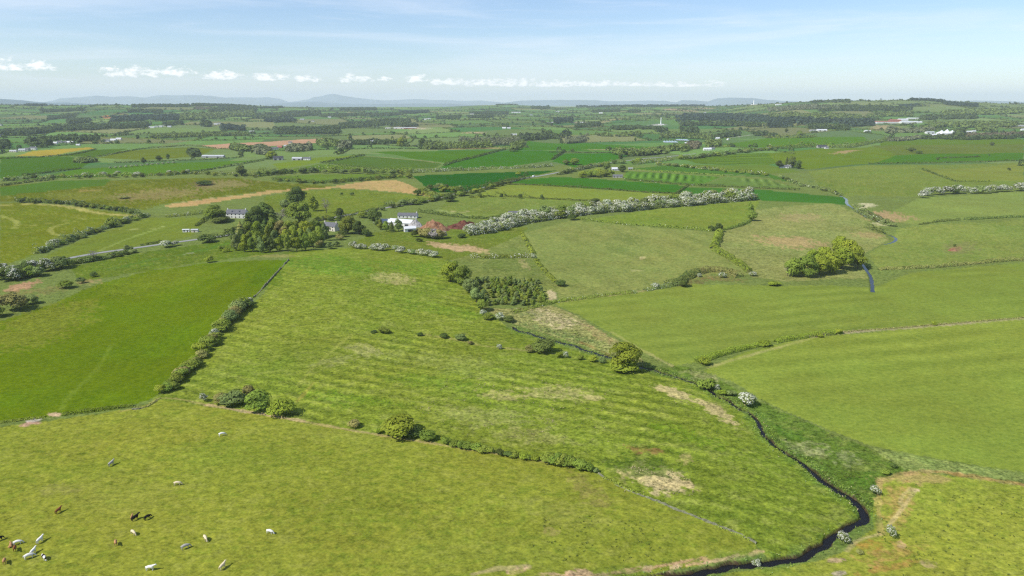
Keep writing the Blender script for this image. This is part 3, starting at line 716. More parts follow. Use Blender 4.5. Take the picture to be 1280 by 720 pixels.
    seg = np.concatenate([[0], np.cumsum(np.hypot(*(stream_xy[1:] - stream_xy[:-1]).T))])
    ww = np.interp(s, seg, stream_w)
    g = ((1 - smooth(2.5, 8, d)) * .55 * smooth(-.3, .4, fbm(x[idx] / 5, y[idx] / 5, 161, 3)))[:, None]
    col[idx] = col[idx] * (1 - g) + alb(98, 130, 52) * g
    g = (1 - smooth(ww * .5, ww * .5 + .45, d))[:, None]
    col[idx] = col[idx] * (1 - g) + alb(78, 66, 48) * g
    col = np.clip(col, .004, .8)
    ii = np.arange(nr * nc).reshape(nr, nc)
    q = np.stack([ii[:-1, :-1], ii[:-1, 1:], ii[1:, 1:], ii[1:, :-1]], -1).reshape(-1, 4)[:, ::-1]
    me = make_mesh('ground', np.stack([x, y, z], 1), q, ['ground'], smooth_=True)
    ca = me.color_attributes.new('Col', 'FLOAT_COLOR', 'POINT')
    ca.data.foreach_set('color', np.concatenate([col, np.ones((len(x), 1))], 1).astype(np.float32).ravel())
    ra = me.attributes.new('Rough', 'FLOAT', 'POINT'); ra.data.foreach_set('value', rough.astype(np.float32))
    structure('ground', me)
build_ground()

# ------------------------------------------------------------------ far mountains, water, road
def range_mesh(px, py, dist, seed, wob):
    sl, az = pix_slope_az(np.array(px, float), np.array(py, float))
    A = np.linspace(az[0], az[-1], 500)
    S = np.interp(A, az, sl) + wob * (fbm(A * 90, A * 0, seed, 4)) * .0006
    V = []
    K = [(.90, 0), (.93, .18), (.955, .45), (.98, .8), (1.0, 1.0), (1.02, .8), (1.06, 0)]
    for f, t in K:
        Rd = dist * f * (1 + .012 * fbm(A * 40, A * 0 + f * 30, seed + 7, 3))
        top = np.maximum(CAM_H + dist * S + 14, 4)
        z = -14 + top * t * (1 + (.18 * fbm(A * 60, A * 0 + f * 50, seed + 9, 3) if 0 < t < 1 else 0))
        V.append(np.stack([Rd * np.sin(A), Rd * np.cos(A), z], 1))
    n = len(A); V = np.concatenate(V); ii = np.arange(len(K) * n).reshape(len(K), n)
    q = np.stack([ii[:-1, :-1], ii[:-1, 1:], ii[1:, 1:], ii[1:, :-1]], -1).reshape(-1, 4)[:, ::-1]
    return make_mesh('mountains', V, q, ['far_land'], smooth_=True)
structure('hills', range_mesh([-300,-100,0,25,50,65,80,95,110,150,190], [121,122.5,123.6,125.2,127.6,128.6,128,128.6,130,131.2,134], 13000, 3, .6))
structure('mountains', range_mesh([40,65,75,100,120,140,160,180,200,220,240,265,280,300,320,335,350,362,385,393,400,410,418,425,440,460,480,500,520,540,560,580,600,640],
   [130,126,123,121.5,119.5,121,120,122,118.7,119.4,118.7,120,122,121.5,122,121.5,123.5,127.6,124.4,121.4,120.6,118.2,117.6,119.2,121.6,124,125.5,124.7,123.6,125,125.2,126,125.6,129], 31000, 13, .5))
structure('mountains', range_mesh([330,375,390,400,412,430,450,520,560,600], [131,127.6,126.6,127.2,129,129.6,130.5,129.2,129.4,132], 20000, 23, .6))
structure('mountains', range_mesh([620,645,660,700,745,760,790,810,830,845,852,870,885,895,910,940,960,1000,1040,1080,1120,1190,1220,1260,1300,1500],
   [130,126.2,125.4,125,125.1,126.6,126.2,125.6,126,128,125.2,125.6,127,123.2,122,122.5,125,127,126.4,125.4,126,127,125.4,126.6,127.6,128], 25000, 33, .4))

def ribbon(name, xy, width, lift, m, base=ground_h, step=2.5, jitter=0.0):
    P, s = resample(xy, step)
    t = np.gradient(P, axis=0); t = unit(t); n = np.stack([-t[:, 1], t[:, 0]], 1)
    w = np.interp(np.linspace(0, 1, len(P)), np.linspace(0, 1, len(np.atleast_1d(width))), np.atleast_1d(width))[:, None]
    K = 5; rows = []
    zc = base(P[:, 0], P[:, 1])
    for k in range(K):
        f = (k / (K - 1) - .5)
        e = (jitter * (vnoise(s / 3, s * 0 + k, 17) - .5))[:, None] if k in (0, K - 1) else 0
        q = P + n * (w * f + e * np.sign(f))
        z = base(q[:, 0], q[:, 1]) if name == 'road' else zc
        rows.append(np.stack([q[:, 0], q[:, 1], z + lift], 1))
    V = np.stack(rows, 1).reshape(-1, 3); ii = np.arange(len(P) * K).reshape(len(P), K)
    q = np.stack([ii[:-1, :-1], ii[:-1, 1:], ii[1:, 1:], ii[1:, :-1]], -1).reshape(-1, 4)[:, ::-1]
    return make_mesh(name, V, q, [m], smooth_=True)
_wl = lambda x, y: base_h(x, y) - 1.4 - .85
_wls = lambda x, y: base_h(x, y) - 1.4 - (.20 + .65 * smooth(330, 235, np.asarray(y, float)))
sw = ribbon('stream', stream_xy, stream_w * 1.0 + 1.0, 0, 'water', _wls, 1.2)
structure('stream', sw)
_a = np.linspace(0, 2 * math.pi, 25)[:-1]
_pr = 3.0 + .6 * np.sin(_a * 3 + 1)
pv = np.stack([pool_xy[0] + _pr * np.cos(_a), pool_xy[1] + _pr * np.sin(_a), np.full(24, float(_wl(*pool_xy)) + .012)], 1)
structure('pool', make_mesh('pool', pv, np.arange(24)[None], ['water']))
for xy, w in burns:
    structure('stream', ribbon('stream', xy, w + 1.2, 0, 'water', _wl, 2.0))
structure('road', ribbon('road', road_xy, [6.0, 6.0], .16, 'asphalt', ground_h, 4))

# ------------------------------------------------------------------ haze
def haze():
    b = Box().box(-47000, 47000, -3000, 44000, -40, 560)
    m = bpy.data.materials.new('haze'); m.use_nodes = True
    nt = m.node_tree
    for n in list(nt.nodes):
        if n.type == 'BSDF_PRINCIPLED': nt.nodes.remove(n)
    v = nt.nodes.new('ShaderNodeVolumePrincipled')
    v.inputs['Color'].default_value = (.82, .91, 1.0, 1)
    v.inputs['Density'].default_value = HAZE
    v.inputs['Anisotropy'].default_value = 0.0
    nt.links.new(v.outputs[0], nt.nodes['Material Output'].inputs['Volume'])
    MATS['haze'] = m
    o = link('haze', b.mesh('haze', 'haze')); o['kind'] = 'stuff'
haze()

# ------------------------------------------------------------------ foliage prototypes (unit height, unit width)
PROTO = {}
def lobed_crown(nl, per, size, zc, rx, rz, lr, flat=False, up=.25):
    P, N = [], []
    for i in range(nl):
        d = sphere_pts(1)[0]
        if flat: d[2] = abs(d[2])
        k = rng.uniform(.45, 1.0) ** .5
        c = np.array([d[0] * rx * k, d[1] * rx * k, zc + d[2] * rz * k])
        r = lr * rng.uniform(.6, 1.45)
        s = sphere_pts(per)
        s[:, 2] = np.where(rng.random(per) < .6, abs(s[:, 2]), s[:, 2])
        p = c + s * r * rng.uniform(.97, 1.03, (per, 1)) * np.array([1.1, 1.1, .85])
        P.append(p); N.append(s + np.array([0, 0, up]))
    return np.concatenate(P), np.concatenate(N)
def tube(B, p0, p1, r0, r1, k=6):
    p0 = np.array(p0, float); p1 = np.array(p1, float); d = unit((p1 - p0)[None])[0]
    a = unit(np.cross(d, [.3, .9, .2])[None])[0]; b = np.cross(d, a); V = []
    for p, r in ((p0, r0), (p1, r1)):
        for i in range(k):
            t = 2 * math.pi * i / k; V.append(tuple(p + (a * math.cos(t) + b * math.sin(t)) * r))
    B.add(V, [(i, (i + 1) % k, k + (i + 1) % k, k + i) for i in range(k)])
def trunk_mesh(name, h, r, spread):
    B = Box(); tube(B, (0, 0, -.03), (0, 0, h * .5), r * 1.25, r * .9, 8); tube(B, (0, 0, h * .5), (.01, .01, h * 1.5), r * .9, r * .45, 8)
    for i in range(6):
        a = i * 1.05 + .4; z = h * (.6 + .14 * i)
        tube(B, (0, 0, z), (spread * math.cos(a), spread * math.sin(a), z + spread * 1.1), r * .5, r * .15, 5)
    return B.mesh(name, 'bark')
def add_proto(key, fol, trunk=None, blossom=None, base='leaf_green'):
    V, Q = leaf_quads(*fol)
    d = {'fol': make_mesh(key, V, Q, [base])}
    if trunk is not None: d['trunk'] = trunk
    if blossom is not None:
        V, Q = leaf_quads(*blossom); d['blo'] = make_mesh(key + '_blossom', V, Q, ['blossom_white'])
    PROTO[key] = d
for k in range(3):
    P, N = lobed_crown(30, 140, .04, .50, .35, .36, .16)
    add_proto('broad%d' % k, (P, N, .044), trunk_mesh('trunk', .22, .035, .2))
for k in range(2):
    P, N = lobed_crown(22, 120, .04, .50, .22, .42, .15)
    P[:, :2] *= (1.25 - .55 * P[:, 2:3]).clip(.3, 1.4)
    P[:, :2] *= 1.25
    add_proto('upright%d' % k, (P, N, .046), trunk_mesh('trunk', .18, .028, .12))
for k in range(2):
    n = 2400; t = rng.random(n) ** .75; z = .08 + .92 * t; r = .5 * (1 - t) ** .65 * (.75 + .35 * np.sin(z * 45 + k)) * rng.uniform(.6, 1.05, n)
    a = rng.uniform(0, 2 * math.pi, n)
    P = np.stack([r * np.cos(a), r * np.sin(a), z - r * .15], 1); N = np.stack([np.cos(a), np.sin(a), np.full(n, .8)], 1)
    add_proto('conifer%d' % k, (P, N, .04), trunk_mesh('trunk', .16, .03, .08), base='leaf_blue')
for k in range(3):
    P, N = lobed_crown(18, 90, .05, .30, .36, .50, .20, True)
    P[:, 2] = P[:, 2].clip(.0, 1.1)
    add_proto('bush%d' % k, (P, N, .062))
for k in range(3):
    P, N = lobed_crown(20, 70, .05, .34, .34, .46, .18, True)
    P2, N2 = P.copy(), N.copy(); m = (rng.random(len(P)) < .72) & (fbm(P[:, 0] * 7, P[:, 1] * 7 + P[:, 2] * 5, 300 + k, 2) > -.22)
    cen = np.array([0, 0, .35])
    P2 = P2[m] + unit(P2[m] - cen) * .025
    add_proto('haw%d' % k, (P, N, .055), None, (P2, N2[m], .042))
for k in range(2):      # bare, grey-twigged tree
    P, N = lobed_crown(22, 34, .05, .58, .34, .30, .15)
    add_proto('bare%d' % k, (P, N * .2, .024), trunk_mesh('trunk', .32, .03, .26), base='twig_grey')

def plant(kind, px, py, wpx, hpx, m, name, label, cat, group=None, xyz=None):
    """a tree or bush standing at a photograph pixel, its size given in photograph pixels"""
    if xyz is None: x, y, _ = unproject(px, py)
    else: x, y = xyz
    z = gz(x, y); s = mpp(x, y, z)
    W, H = wpx * s, hpx * s * (.98)
    v = random.choice([q for q in PROTO if q.rstrip('0123456789') == kind]); d = PROTO[v]
    rz = random.uniform(0, 6.28); wj = random.uniform(.92, 1.08)
    sc = (W * wj, W / wj, H)
    def fol(o):
        if m:
            o.material_slots[0].link = 'OBJECT'; o.material_slots[0].material = MATS[m]
    if 'trunk' in d:
        r = empty(name, (x, y, z - .05), rz, sc); tag(r, label, cat, group)
        fol(link('crown', d['fol'], r)); link('trunk', d['trunk'], r)
    elif 'blo' in d:
        r = empty(name, (x, y, z - .08), rz, sc); tag(r, label, cat, group)
        fol(link('foliage', d['fol'], r)); link('blossom', d['blo'], r)
    else:
        r = link(name, d['fol'], None, (x, y, z - .08)); r.rotation_euler = (0, 0, rz); r.scale = sc
        fol(r); tag(r, label, cat, group)
    return r
def row(line, n, kind, w, h, mats, name, label, cat, group, jx=1.0, jy=.6, prob=None):
    L, s = resample(line, 1.0)
    for i in range(n):
        t = (i + random.uniform(.2, .8)) / n
        k = min(len(L) - 1, int(t * len(L)))
        f = random.uniform(.75, 1.25)
        kd = kind if isinstance(kind, str) else random.choice(kind)
        plant(kd, L[k][0] + random.uniform(-jx, jx), L[k][1] + random.uniform(-jy, jy), w * f * random.uniform(.9, 1.1), h * f, random.choice(mats), name, label, cat, group)

# hedges: leaf sprays over a ridge-shaped body that follows a ground line
def hedge_mesh(xy, width, height, seed, leaf, gap=0.0, blossom=0.0, dens=1.5, stand=0.0):
    P, s = resample(xy, 1.0)
    L = s[-1]
    per = width + 2 * height
    n = int(min(9000, L * per / (leaf * leaf) * dens * .55)) + 24
    q = rng.uniform(0, L, n)
    g = vnoise(q / 9, q * 0 + seed, 7) * .6 + vnoise(q / 3.1, q * 0 + seed, 8) * .4
    keep = g > gap * .75
    q = q[keep]; g = g[keep]; n = len(q)
    x = np.interp(q, s, P[:, 0]); y = np.interp(q, s, P[:, 1])
    tx = np.interp(q, s, np.gradient(P[:, 0], s)); ty = np.interp(q, s, np.gradient(P[:, 1], s))
    th = rng.uniform(.02, math.pi - .02, n); rr = rng.uniform(.92, 1.06, n)
    hh = height * (.25 + 1.45 * g) + stand * smooth(.62, .8, g)
    ww = width * (.7 + .6 * vnoise(q / 5, q * 0 + seed, 9))
    u = np.cos(th) * ww * .5 * rr; zz = np.sin(th) * hh * rr
    X = x - ty * u; Y = y + tx * u
    Z = ground_h(X, Y) + zz
    N = np.stack([-ty * np.cos(th), tx * np.cos(th), np.sin(th) + .25], 1)
    return np.stack([X, Y, Z], 1), N, g
HCOUNT = [0]
def hedge(line, label, width=2.4, height=1.8, m='leaf_green', gap=0.0, blossom=0.0, cat='hedge', group=None, stand=0.0, xy=None, name='hedge', leafk=1.0):
    if xy is None: xy = chaikin(U(line), 1)
    HCOUNT[0] += 1
    if 480 < np.hypot(*xy.mean(0)) < 2000 and group is None:
        height *= 1.4; width *= 1.2
    c = xy.mean(0); s = mpp(c[0], c[1]); leaf = max(.38, s * .95) * leafk
    P, N, g = hedge_mesh(xy, width, height, HCOUNT[0] * 3.7, leaf, gap, stand=stand)
    o0 = np.array([c[0], c[1], gz(*c)])
    V, Q = leaf_quads(P - o0, N, leaf * rng.uniform(.6, 1.2, len(P)), .32)
    o = link(name, make_mesh(name, V, Q, [m]), None, o0); tag(o, label, cat, group)
    if blossom:
        keep = (rng.random(len(P)) < blossom) & (N[:, 2] > .2)
        pn = fbm(P[:, 0] / 7, P[:, 1] / 7, 88, 2) > -.15
        keep &= pn
        if keep.sum() > 3:
            V, Q = leaf_quads(P[keep] - o0 + np.array([0, 0, .1]) + N[keep] * .1, N[keep], leaf * .75, .4)
            link('blossom', make_mesh('blossom', V, Q, ['blossom_white']), o)
    return o

exec_parts = None
# ================================================================== near and middle hedges
hedge([(-10,530),(20,526),(45,523),(62,521)], 'low broken hedge at the far left bottom edge of the bright field', 2.0, 1.0, gap=.3)
hedge([(78,519),(110,515),(140,511),(166,508)], 'low green hedge just right of the muddy gateway', 2.2, 1.3, gap=.25)
hedge([(168,509),(180,510),(190,505),(200,498)], 'scrappy hedge bank leading up to the diagonal bushes', 1.4, .6, 'leaf_brown', gap=.35)
hedge([(868,453),(886,449),(905,443),(925,438),(945,433),(965,429),(990,424),(1020,420),(1052,416)], 'row of yellow-green gorse dividing the two right pastures', 3.0, 2.1, 'leaf_yellow', gap=.34)
hedge([(1052,416),(1075,413),(1110,411),(1160,407),(1220,402),(1290,396),(1400,384)], 'low brown dead hedge running to the right edge', 1.1, .5, 'leaf_brown', gap=.15)
hedge([(45,318),(67,309),(90,300),(115,291),(140,283),(165,275),(186,270)], 'tall hedge with white bushes between the tracked field and the pale field', 5.0, 3.6, 'leaf_grey', gap=.08, blossom=.16, stand=2)
hedge([(20,252),(45,252),(75,254),(110,258),(140,262),(172,267)], 'dark wavy hedge above the tracked field', 5, 3.2, 'leaf_dark', gap=.12, blossom=.05)
hedge([(82,331),(110,328),(140,322),(166,315)], 'scrub along the near side of the lane at left', 5, 2.6, 'leaf_dark', gap=.2, blossom=.04)
hedge([(176,307),(190,305),(203,303)], 'short clipped dark hedge beside the lane', 2.6, 1.6, 'leaf_dark')
hedge([(205,272),(225,270),(255,267)], 'hedge with white flowers in front of the lane near the farmhouse', 4, 2.2, 'leaf_green', gap=.3, blossom=.3)
hedge([(245,283),(252,278),(260,273)], 'clipped dark hedge beside the farmhouse drive', 3.0, 2.2, 'leaf_dark')
hedge([(280,291),(290,288),(298,286)], 'short dark hedge across the farmhouse garden', 2.6, 2.0, 'leaf_dark')
hedge([(262,298),(280,296),(292,294)], 'dark hedge on the near side of the lane below the farmhouse', 5, 2.6, 'leaf_dark')
hedge([(390,277),(420,273),(455,266),(475,261)], 'hedge on the far side of the lane behind the grey cottage', 3.4, 1.9, 'leaf_dark')
hedge([(508,255),(530,253),(552,248)], 'bushy light green hedge on the near side of the lane', 6.5, 4.2, 'leaf_green')
hedge([(480,258),(500,257),(510,254)], 'patch of scrub beside the lane above the white sheds', 7, 3.4, 'leaf_grey')
hedge([(523,265),(560,270),(600,274),(636,272)], 'dark hedge behind the red earth heaps', 3.6, 2.3, 'leaf_dark')
hedge([(553,247),(580,242),(610,236),(640,227),(660,222)], 'thick dark hedge on the lower side of the vivid green field', 6.5, 4.0, 'leaf_dark', stand=2)
hedge([(586,247),(620,246),(640,246),(680,249),(745,252)], 'thin hedge with a few upright bushes across the khaki field', 2.6, 1.6, 'leaf_dark', stand=4, gap=.12)
hedge([(520,240),(532,243),(545,246),(555,248)], 'scrubby hedge at the tip of the tan field', 8, 3.2, 'leaf_green', gap=.2)
hedge([(640,231),(700,233),(760,237),(812,241),(866,243)], 'long dark hedge below the long green field', 2.8, 1.7, 'leaf_dark', gap=.1)
hedge([(846,242),(853,237),(860,232)], 'short dark hedge dividing two green strips', 3, 2, 'leaf_dark')
hedge([(780,225),(820,228),(878,233)], 'hedge under the striped field', 3.4, 2.2, 'leaf_dark', gap=.1, blossom=.03)
hedge([(878,233),(920,234),(960,236),(1000,238)], 'hedge under the finely striped field', 3.4, 2.0, 'leaf_dark', gap=.15)
hedge([(785,212),(820,214),(870,217),(905,220)], 'hedge along the top of the striped field', 2.6, 1.6, 'leaf_green', gap=.15)
hedge([(820,205),(860,209),(910,214),(960,219)], 'hedge with white flecks above the striped fields', 5.0, 3.0, 'leaf_green', gap=.1, blossom=.14)
hedge([(975,221),(990,228),(1005,233),(1020,235),(1040,240),(1052,243)], 'straggling hedge winding down to the far burn', 5, 2.6, 'leaf_grey', gap=.12, blossom=.04)
hedge([(852,199),(880,196),(905,193),(935,190),(962,187)], 'bushy hedge along the far lane beyond the farm', 8, 5.5, 'leaf_green', blossom=.1)
hedge([(715,272),(730,275),(745,277),(785,281),(830,284),(870,287),(890,289)], 'hedge running right from the hawthorn belt across the fields', 2.8, 1.7, 'leaf_green', gap=.18, blossom=.04)
hedge([(938,276),(930,281),(918,285),(903,288)], 'low hedge closing the triangular field at its right', 3, 1.6, 'leaf_green', gap=.3)
hedge([(899,291),(896,302),(892,311)], 'yellow-green bushes standing in a short upright line', 5.5, 3.4, 'leaf_yellow', gap=.1)
hedge([(893,313),(905,320),(917,326),(928,334),(937,341)], 'clipped yellow-green hedge slanting down to a white bush', 4.2, 2.6, 'leaf_yellow', gap=.05)
hedge([(652,292),(660,306),(667,318)], 'upper half of the straggly hedge left of the big central meadow', 3.0, 1.5, 'leaf_yellow', gap=.42)
hedge([(669,325),(680,338),(688,346),(695,353)], 'lower half of the straggly hedge left of the big central meadow', 3.4, 1.6, 'leaf_yellow', gap=.4)
hedge([(588,322),(610,323),(640,322),(664,322)], 'hedge with white blossom above the sapling plantation', 3.2, 2.2, 'leaf_green', blossom=.3, gap=.1)
hedge([(640,391),(668,384),(695,377),(730,373),(765,368),(790,366)], 'ditch scrub along the top of the brighter right pasture', 4, 1.3, 'leaf_green', gap=.22, blossom=.03)
hedge([(790,366),(815,362),(835,358),(850,356)], 'pale scrub and reeds along the ditch near the dark thicket', 4.5, 1.8, 'leaf_grey', gap=.25, blossom=.05)
hedge([(835,357),(850,353),(860,347),(872,341)], 'dark green thicket on the bank of the hollow', 6.5, 3.6, 'leaf_dark', gap=.08)
hedge([(872,342),(890,338),(905,341),(925,347)], 'brown thicket along the rim of the hollow', 5.5, 2.6, 'leaf_brown', gap=.2)
hedge([(1098,336),(1130,336),(1167,335),(1205,331),(1250,327),(1300,323)], 'brownish broken hedge between the right-hand meadows', 3.2, 1.7, 'leaf_brown', gap=.25)
hedge([(1149,281),(1175,277),(1200,275)], 'thin dark hedge starting near the burn at right', 2.4, 1.5, 'leaf_dark')
hedge([(1206,275),(1240,273),(1300,271)], 'thin dark hedge reaching the right edge of the middle fields', 2.4, 1.6, 'leaf_dark')
hedge([(1152,212),(1166,217),(1180,222),(1194,227)], 'thin dark hedge curving over the hump', 2.6, 1.8, 'leaf_dark')
hedge([(1196,227),(1218,227),(1240,227)], 'faint low hedge line on the pale right field', 2.2, 1.2, 'leaf_green', gap=.3)
hedge([(1085,205),(1160,204),(1220,203),(1290,201)], 'long straight dark hedge under the dark green right fields', 3.0, 2.2, 'leaf_dark')
hedge([(1170,198),(1215,197),(1225,196)], 'short hedge in the upper dark green right field', 3.0, 2.0, 'leaf_dark')
hedge([(0,233),(20,230),(45,227),(68,225)], 'short black-green hedge near the left edge', 3.5, 2.6, 'leaf_dark')
hedge([(0,227),(30,223),(75,222),(130,220),(175,220)], 'hedge with large white bushes at the left', 5.5, 3.6, 'leaf_green', blossom=.13, gap=.1, stand=2)
hedge([(175,220),(212,219),(240,217),(275,217),(325,221)], 'hedge with white bushes running to a dark round tree', 5, 3.0, 'leaf_green', blossom=.13, gap=.15, stand=2)
hedge([(240,216),(270,211),(300,206),(322,202),(340,198)], 'straight dark hedge slanting up to the barns', 3.2, 2.6, 'leaf_dark')
hedge([(28,220),(60,216),(102,211)], 'straight dark hedge slanting across the left green fields', 3.0, 2.4, 'leaf_dark')
hedge([(340,225),(365,227),(390,229),(420,228),(445,226),(470,224),(495,222)], 'scalloped dark hedge above the tan field', 6, 3.4, 'leaf_dark', gap=.1, stand=2)
hedge([(400,204),(430,199),(457,194)], 'straight black-green hedge left of the deep green field', 3.6, 2.8, 'leaf_dark')
hedge([(400,204),(440,208),(487,212)], 'thin hedge under the deep green field', 2.6, 1.8, 'leaf_dark')
hedge([(555,207),(580,200),(605,194),(632,187)], 'straight black-green hedge slanting up between the deep green fields', 4.2, 3.2, 'leaf_dark')
hedge([(690,200),(698,195),(706,189)], 'short dark hedge in the green field by the road', 4.2, 3.4, 'leaf_dark')
hedge([(320,221),(345,217),(395,214),(450,215),(495,216),(515,216)], 'thick light green hedgerow below the barns', 9, 6.0, 'leaf_green', blossom=.05, stand=2)
hedge([(515,216),(560,214),(600,212),(645,211),(690,208)], 'hedgerow white with blossom along the vivid green field', 6, 4.0, 'leaf_grey', blossom=.25)
hedge([(697,219),(720,213),(745,208),(765,204)], 'scrub belt beside the rising road', 9, 3.8, 'leaf_grey', gap=.1, blossom=.05)
hedge([(793,206),(815,203),(840,200)], 'white flowering bushes above the white roofed house', 8, 4.4, 'leaf_green', blossom=.3)
hedge([(0,199),(40,197),(62,196),(100,192),(120,187)], 'thin dark hedge under the golden field', 3, 2.2, 'leaf_dark')
hedge([(120,196),(165,188),(205,184),(240,182),(270,186),(290,187)], 'hedge curving across the far pale green field', 4, 3, 'leaf_dark', gap=.1)
hedge([(1080,258),(1066,256)], 'small bank of reeds at the burn crossing', 4, 1.6, 'leaf_grey', gap=.2)
hedge([(1072,262),(1085,268),(1100,278),(1115,282)], 'grey willow scrub along the winding burn', 8, 3.0, 'leaf_grey', gap=.25, blossom=.05)
hedge([(1082,284),(1094,287),(1104,290)], 'dark scrub where the burn bends', 5, 2.6, 'leaf_dark', gap=.2)
hedge([(960,187),(990,186),(1020,184),(1050,185),(1085,180),(1110,175)], 'broad hedgerow with trees in front of the dark barn', 16, 8.5, 'leaf_green', blossom=.04, stand=3)
hedge([(960,172),(990,173),(1020,171)], 'line of trees in the far green field right of centre', 14, 9, 'leaf_green', stand=3)

# ================================================================== bushes and trees close by
def bush(px, py, w, h, m, label, kind='bush', group=None, name='bush', cat='bush'):
    return plant(kind, px, py, w, h, m, name, label, cat, group)
def haw(px, py, w, h, label, group=None, m='leaf_grey'):
    return plant('haw', px, py, w, h, m, 'hawthorn_bush', label, 'bush', group)
haw(254,502,11,12,'small white hawthorn alone at the corner of the near pasture')
GB = 'bushes along the top of the near pasture'
bush(276,503,20,13,'leaf_brown','low brownish bush right of the small white hawthorn')
bush(292,506,30,20,'leaf_grey','wide grey-green bush on the bank above the near pasture')
bush(322,512,32,28,'leaf_green','large dark-shaded green bush on the bank above the near pasture')
bush(312,498,16,20,'leaf_brown','brown-topped bush behind the large green bush on the bank')
bush(352,518,30,22,'leaf_yellow','round yellow-green bush at the right end of the bank clump')
bush(443,533,16,10,'leaf_brown','small brown bush alone on the earth bank')
bush(500,543,44,27,'leaf_yellow','widest yellow-green bush on the near hedge bank')
bush(516,545,20,16,'leaf_dark','dark bush tucked against the widest yellow-green bush')
bush(535,549,22,13,'leaf_green','green bush just right of the widest yellow-green one')
bush(474,541,10,8,'leaf_yellow','little yellow-green bush just left of the widest one')
row([(555,554),(580,559),(605,564),(632,570),(660,574),(676,576)], 13, 'bush', 14, 9, ['leaf_green','leaf_dark','leaf_green','leaf_yellow'], 'bush', 'small green bush in the sparse hedge above the near pasture', 'bush', 'small bushes of the sparse near hedge', 3, 1)
row([(684,577),(700,580),(718,584),(738,588)], 8, 'bush', 19, 15, ['leaf_green','leaf_green','leaf_dark'], 'bush', 'green bush in the thick end of the near hedge', 'bush', 'bushes of the thick near hedge end', 2, 1)
bush(745,590,8,7,'leaf_grey','last small pale bush where the stone wall begins')
row([(203,494),(212,486),(222,476),(232,466),(242,455),(252,444),(262,432),(271,422)], 21, 'bush', 17, 12, ['leaf_green','leaf_brown','leaf_green','leaf_yellow'], 'bush', 'grey-green bush in the lower half of the diagonal hedge', 'bush', 'bushes of the lower diagonal hedge', 4, 2)
row([(274,416),(283,405),(291,397),(299,389),(306,382)], 13, 'bush', 17, 14, ['leaf_green','leaf_brown','leaf_yellow','leaf_grey'], 'bush', 'olive bush in the upper half of the diagonal hedge', 'bush', 'bushes of the upper diagonal hedge', 3, 2)
haw(223,470,12,11,'lowest white hawthorn in the diagonal hedge'); haw(268,420,11,11,'middle white hawthorn in the diagonal hedge'); haw(302,386,12,10,'white hawthorn near the top of the diagonal hedge'); haw(312,380,11,10,'topmost white hawthorn of the diagonal hedge beside the thin wall')
bush(310,385,14,13,'leaf_dark','dark green bush between the two topmost hawthorns of the diagonal hedge')
# left margin
row([(0,352),(18,349),(36,346),(52,342),(66,337),(78,333)], 17, ['haw','bush','bush'], 16, 15, ['leaf_grey','leaf_dark','leaf_green'], 'hawthorn_bush', 'tall half-white hawthorn in the clump at the left edge by the lane', 'bush', 'hawthorns at the left edge', 3, 2)
row([(-10,344),(20,340),(50,335)], 8, ['bush','haw'], 15, 12, ['leaf_grey','leaf_dark'], 'hawthorn_bush', 'hawthorn at the back of the clump beyond the lane at the left edge', 'bush', 'hawthorns behind the lane', 3, 1)
bush(17,388,34,26,'leaf_brown','big brownish bush casting a dark shadow at the left edge'); bush(38,380,18,14,'leaf_grey','grey bush right of the big brownish one'); bush(-4,396,20,18,'leaf_green','green bush cut off by the left edge')
bush(83,360,18,11,'leaf_green','green bush on the rushy slope below the lane'); bush(101,354,11,9,'leaf_grey','pale bush uphill from the green one on the rushy slope'); bush(117,346,10,7,'leaf_dark','small dark bush at the top of the rushy slope')
bush(262,328,11,10,'leaf_yellow','lone bright green bush on a stone patch atop the left field'); 
bush(277,313,9,7,'leaf_green','small round bush left of the wood'); bush(283,315,8,6,'leaf_yellow','tiny bright bush nearest the wood')
haw(208,309,17,10,'wide white hawthorn hanging over the lane'); haw(220,307,10,7,'small white hawthorn right of the wide one by the lane')
bush(160,315,12,11,'leaf_grey','grey bush by the lane at left'); plant('bare',118,326,14,16,None,'bare_tree','leafless grey tree beside the lane at left','tree')
bush(139,284,15,14,'leaf_green','dark tall bush in the hedge of the tracked field'); bush(258,303,22,12,'leaf_dark','dark rounded evergreen bush below the farmhouse')
haw(67,307,15,9,'broad white hawthorn at the low end of the tracked field hedge'); haw(158,277,9,7,'white hawthorn near the top of the tracked field hedge')
# bushes inside the rough central pasture
bush(480,416,16,8,'leaf_green','bright green bush at the start of the line across the rough pasture'); bush(467,416,8,4,'leaf_dark','tiny dark bush left of the bright green one in the rough pasture')
bush(525,420,8,6,'leaf_dark','small dark bush second along the line in the rough pasture'); bush(555,422,11,7,'leaf_dark','dark bush third along the line in the rough pasture')
bush(576,425,14,9,'leaf_grey','olive bush near the bend of the line in the rough pasture'); bush(588,430,8,5,'leaf_brown','small brown bush after the olive one in the rough pasture')
haw(624,436,8,7,'single small white hawthorn in the rough pasture')
bush(680,439,30,18,'leaf_dark','dark green bush over bare earth beside the stream ditch'); bush(661,440,11,11,'leaf_brown','grey twiggy bush left of the dark green bush by the ditch')
haw(707,446,8,9,'white hawthorn between the dark bush and the great round tree'); bush(699,446,9,8,'leaf_yellow','bright little bush left of the white hawthorn near the ditch')
bush(726,448,9,7,'leaf_green','low green bush on the ditch near the great tree'); bush(741,450,12,9,'leaf_yellow','pale yellow bush close to the great tree'); bush(753,451,10,8,'leaf_grey','grey low bush touching the great tree')
t = plant('broad',779,459,42,38,'leaf_yellow','round_tree','great round yellow-green tree alone by the stream','tree')
bush(780,461,36,16,'leaf_yellow','low skirt of leaves at the foot of the great round tree')
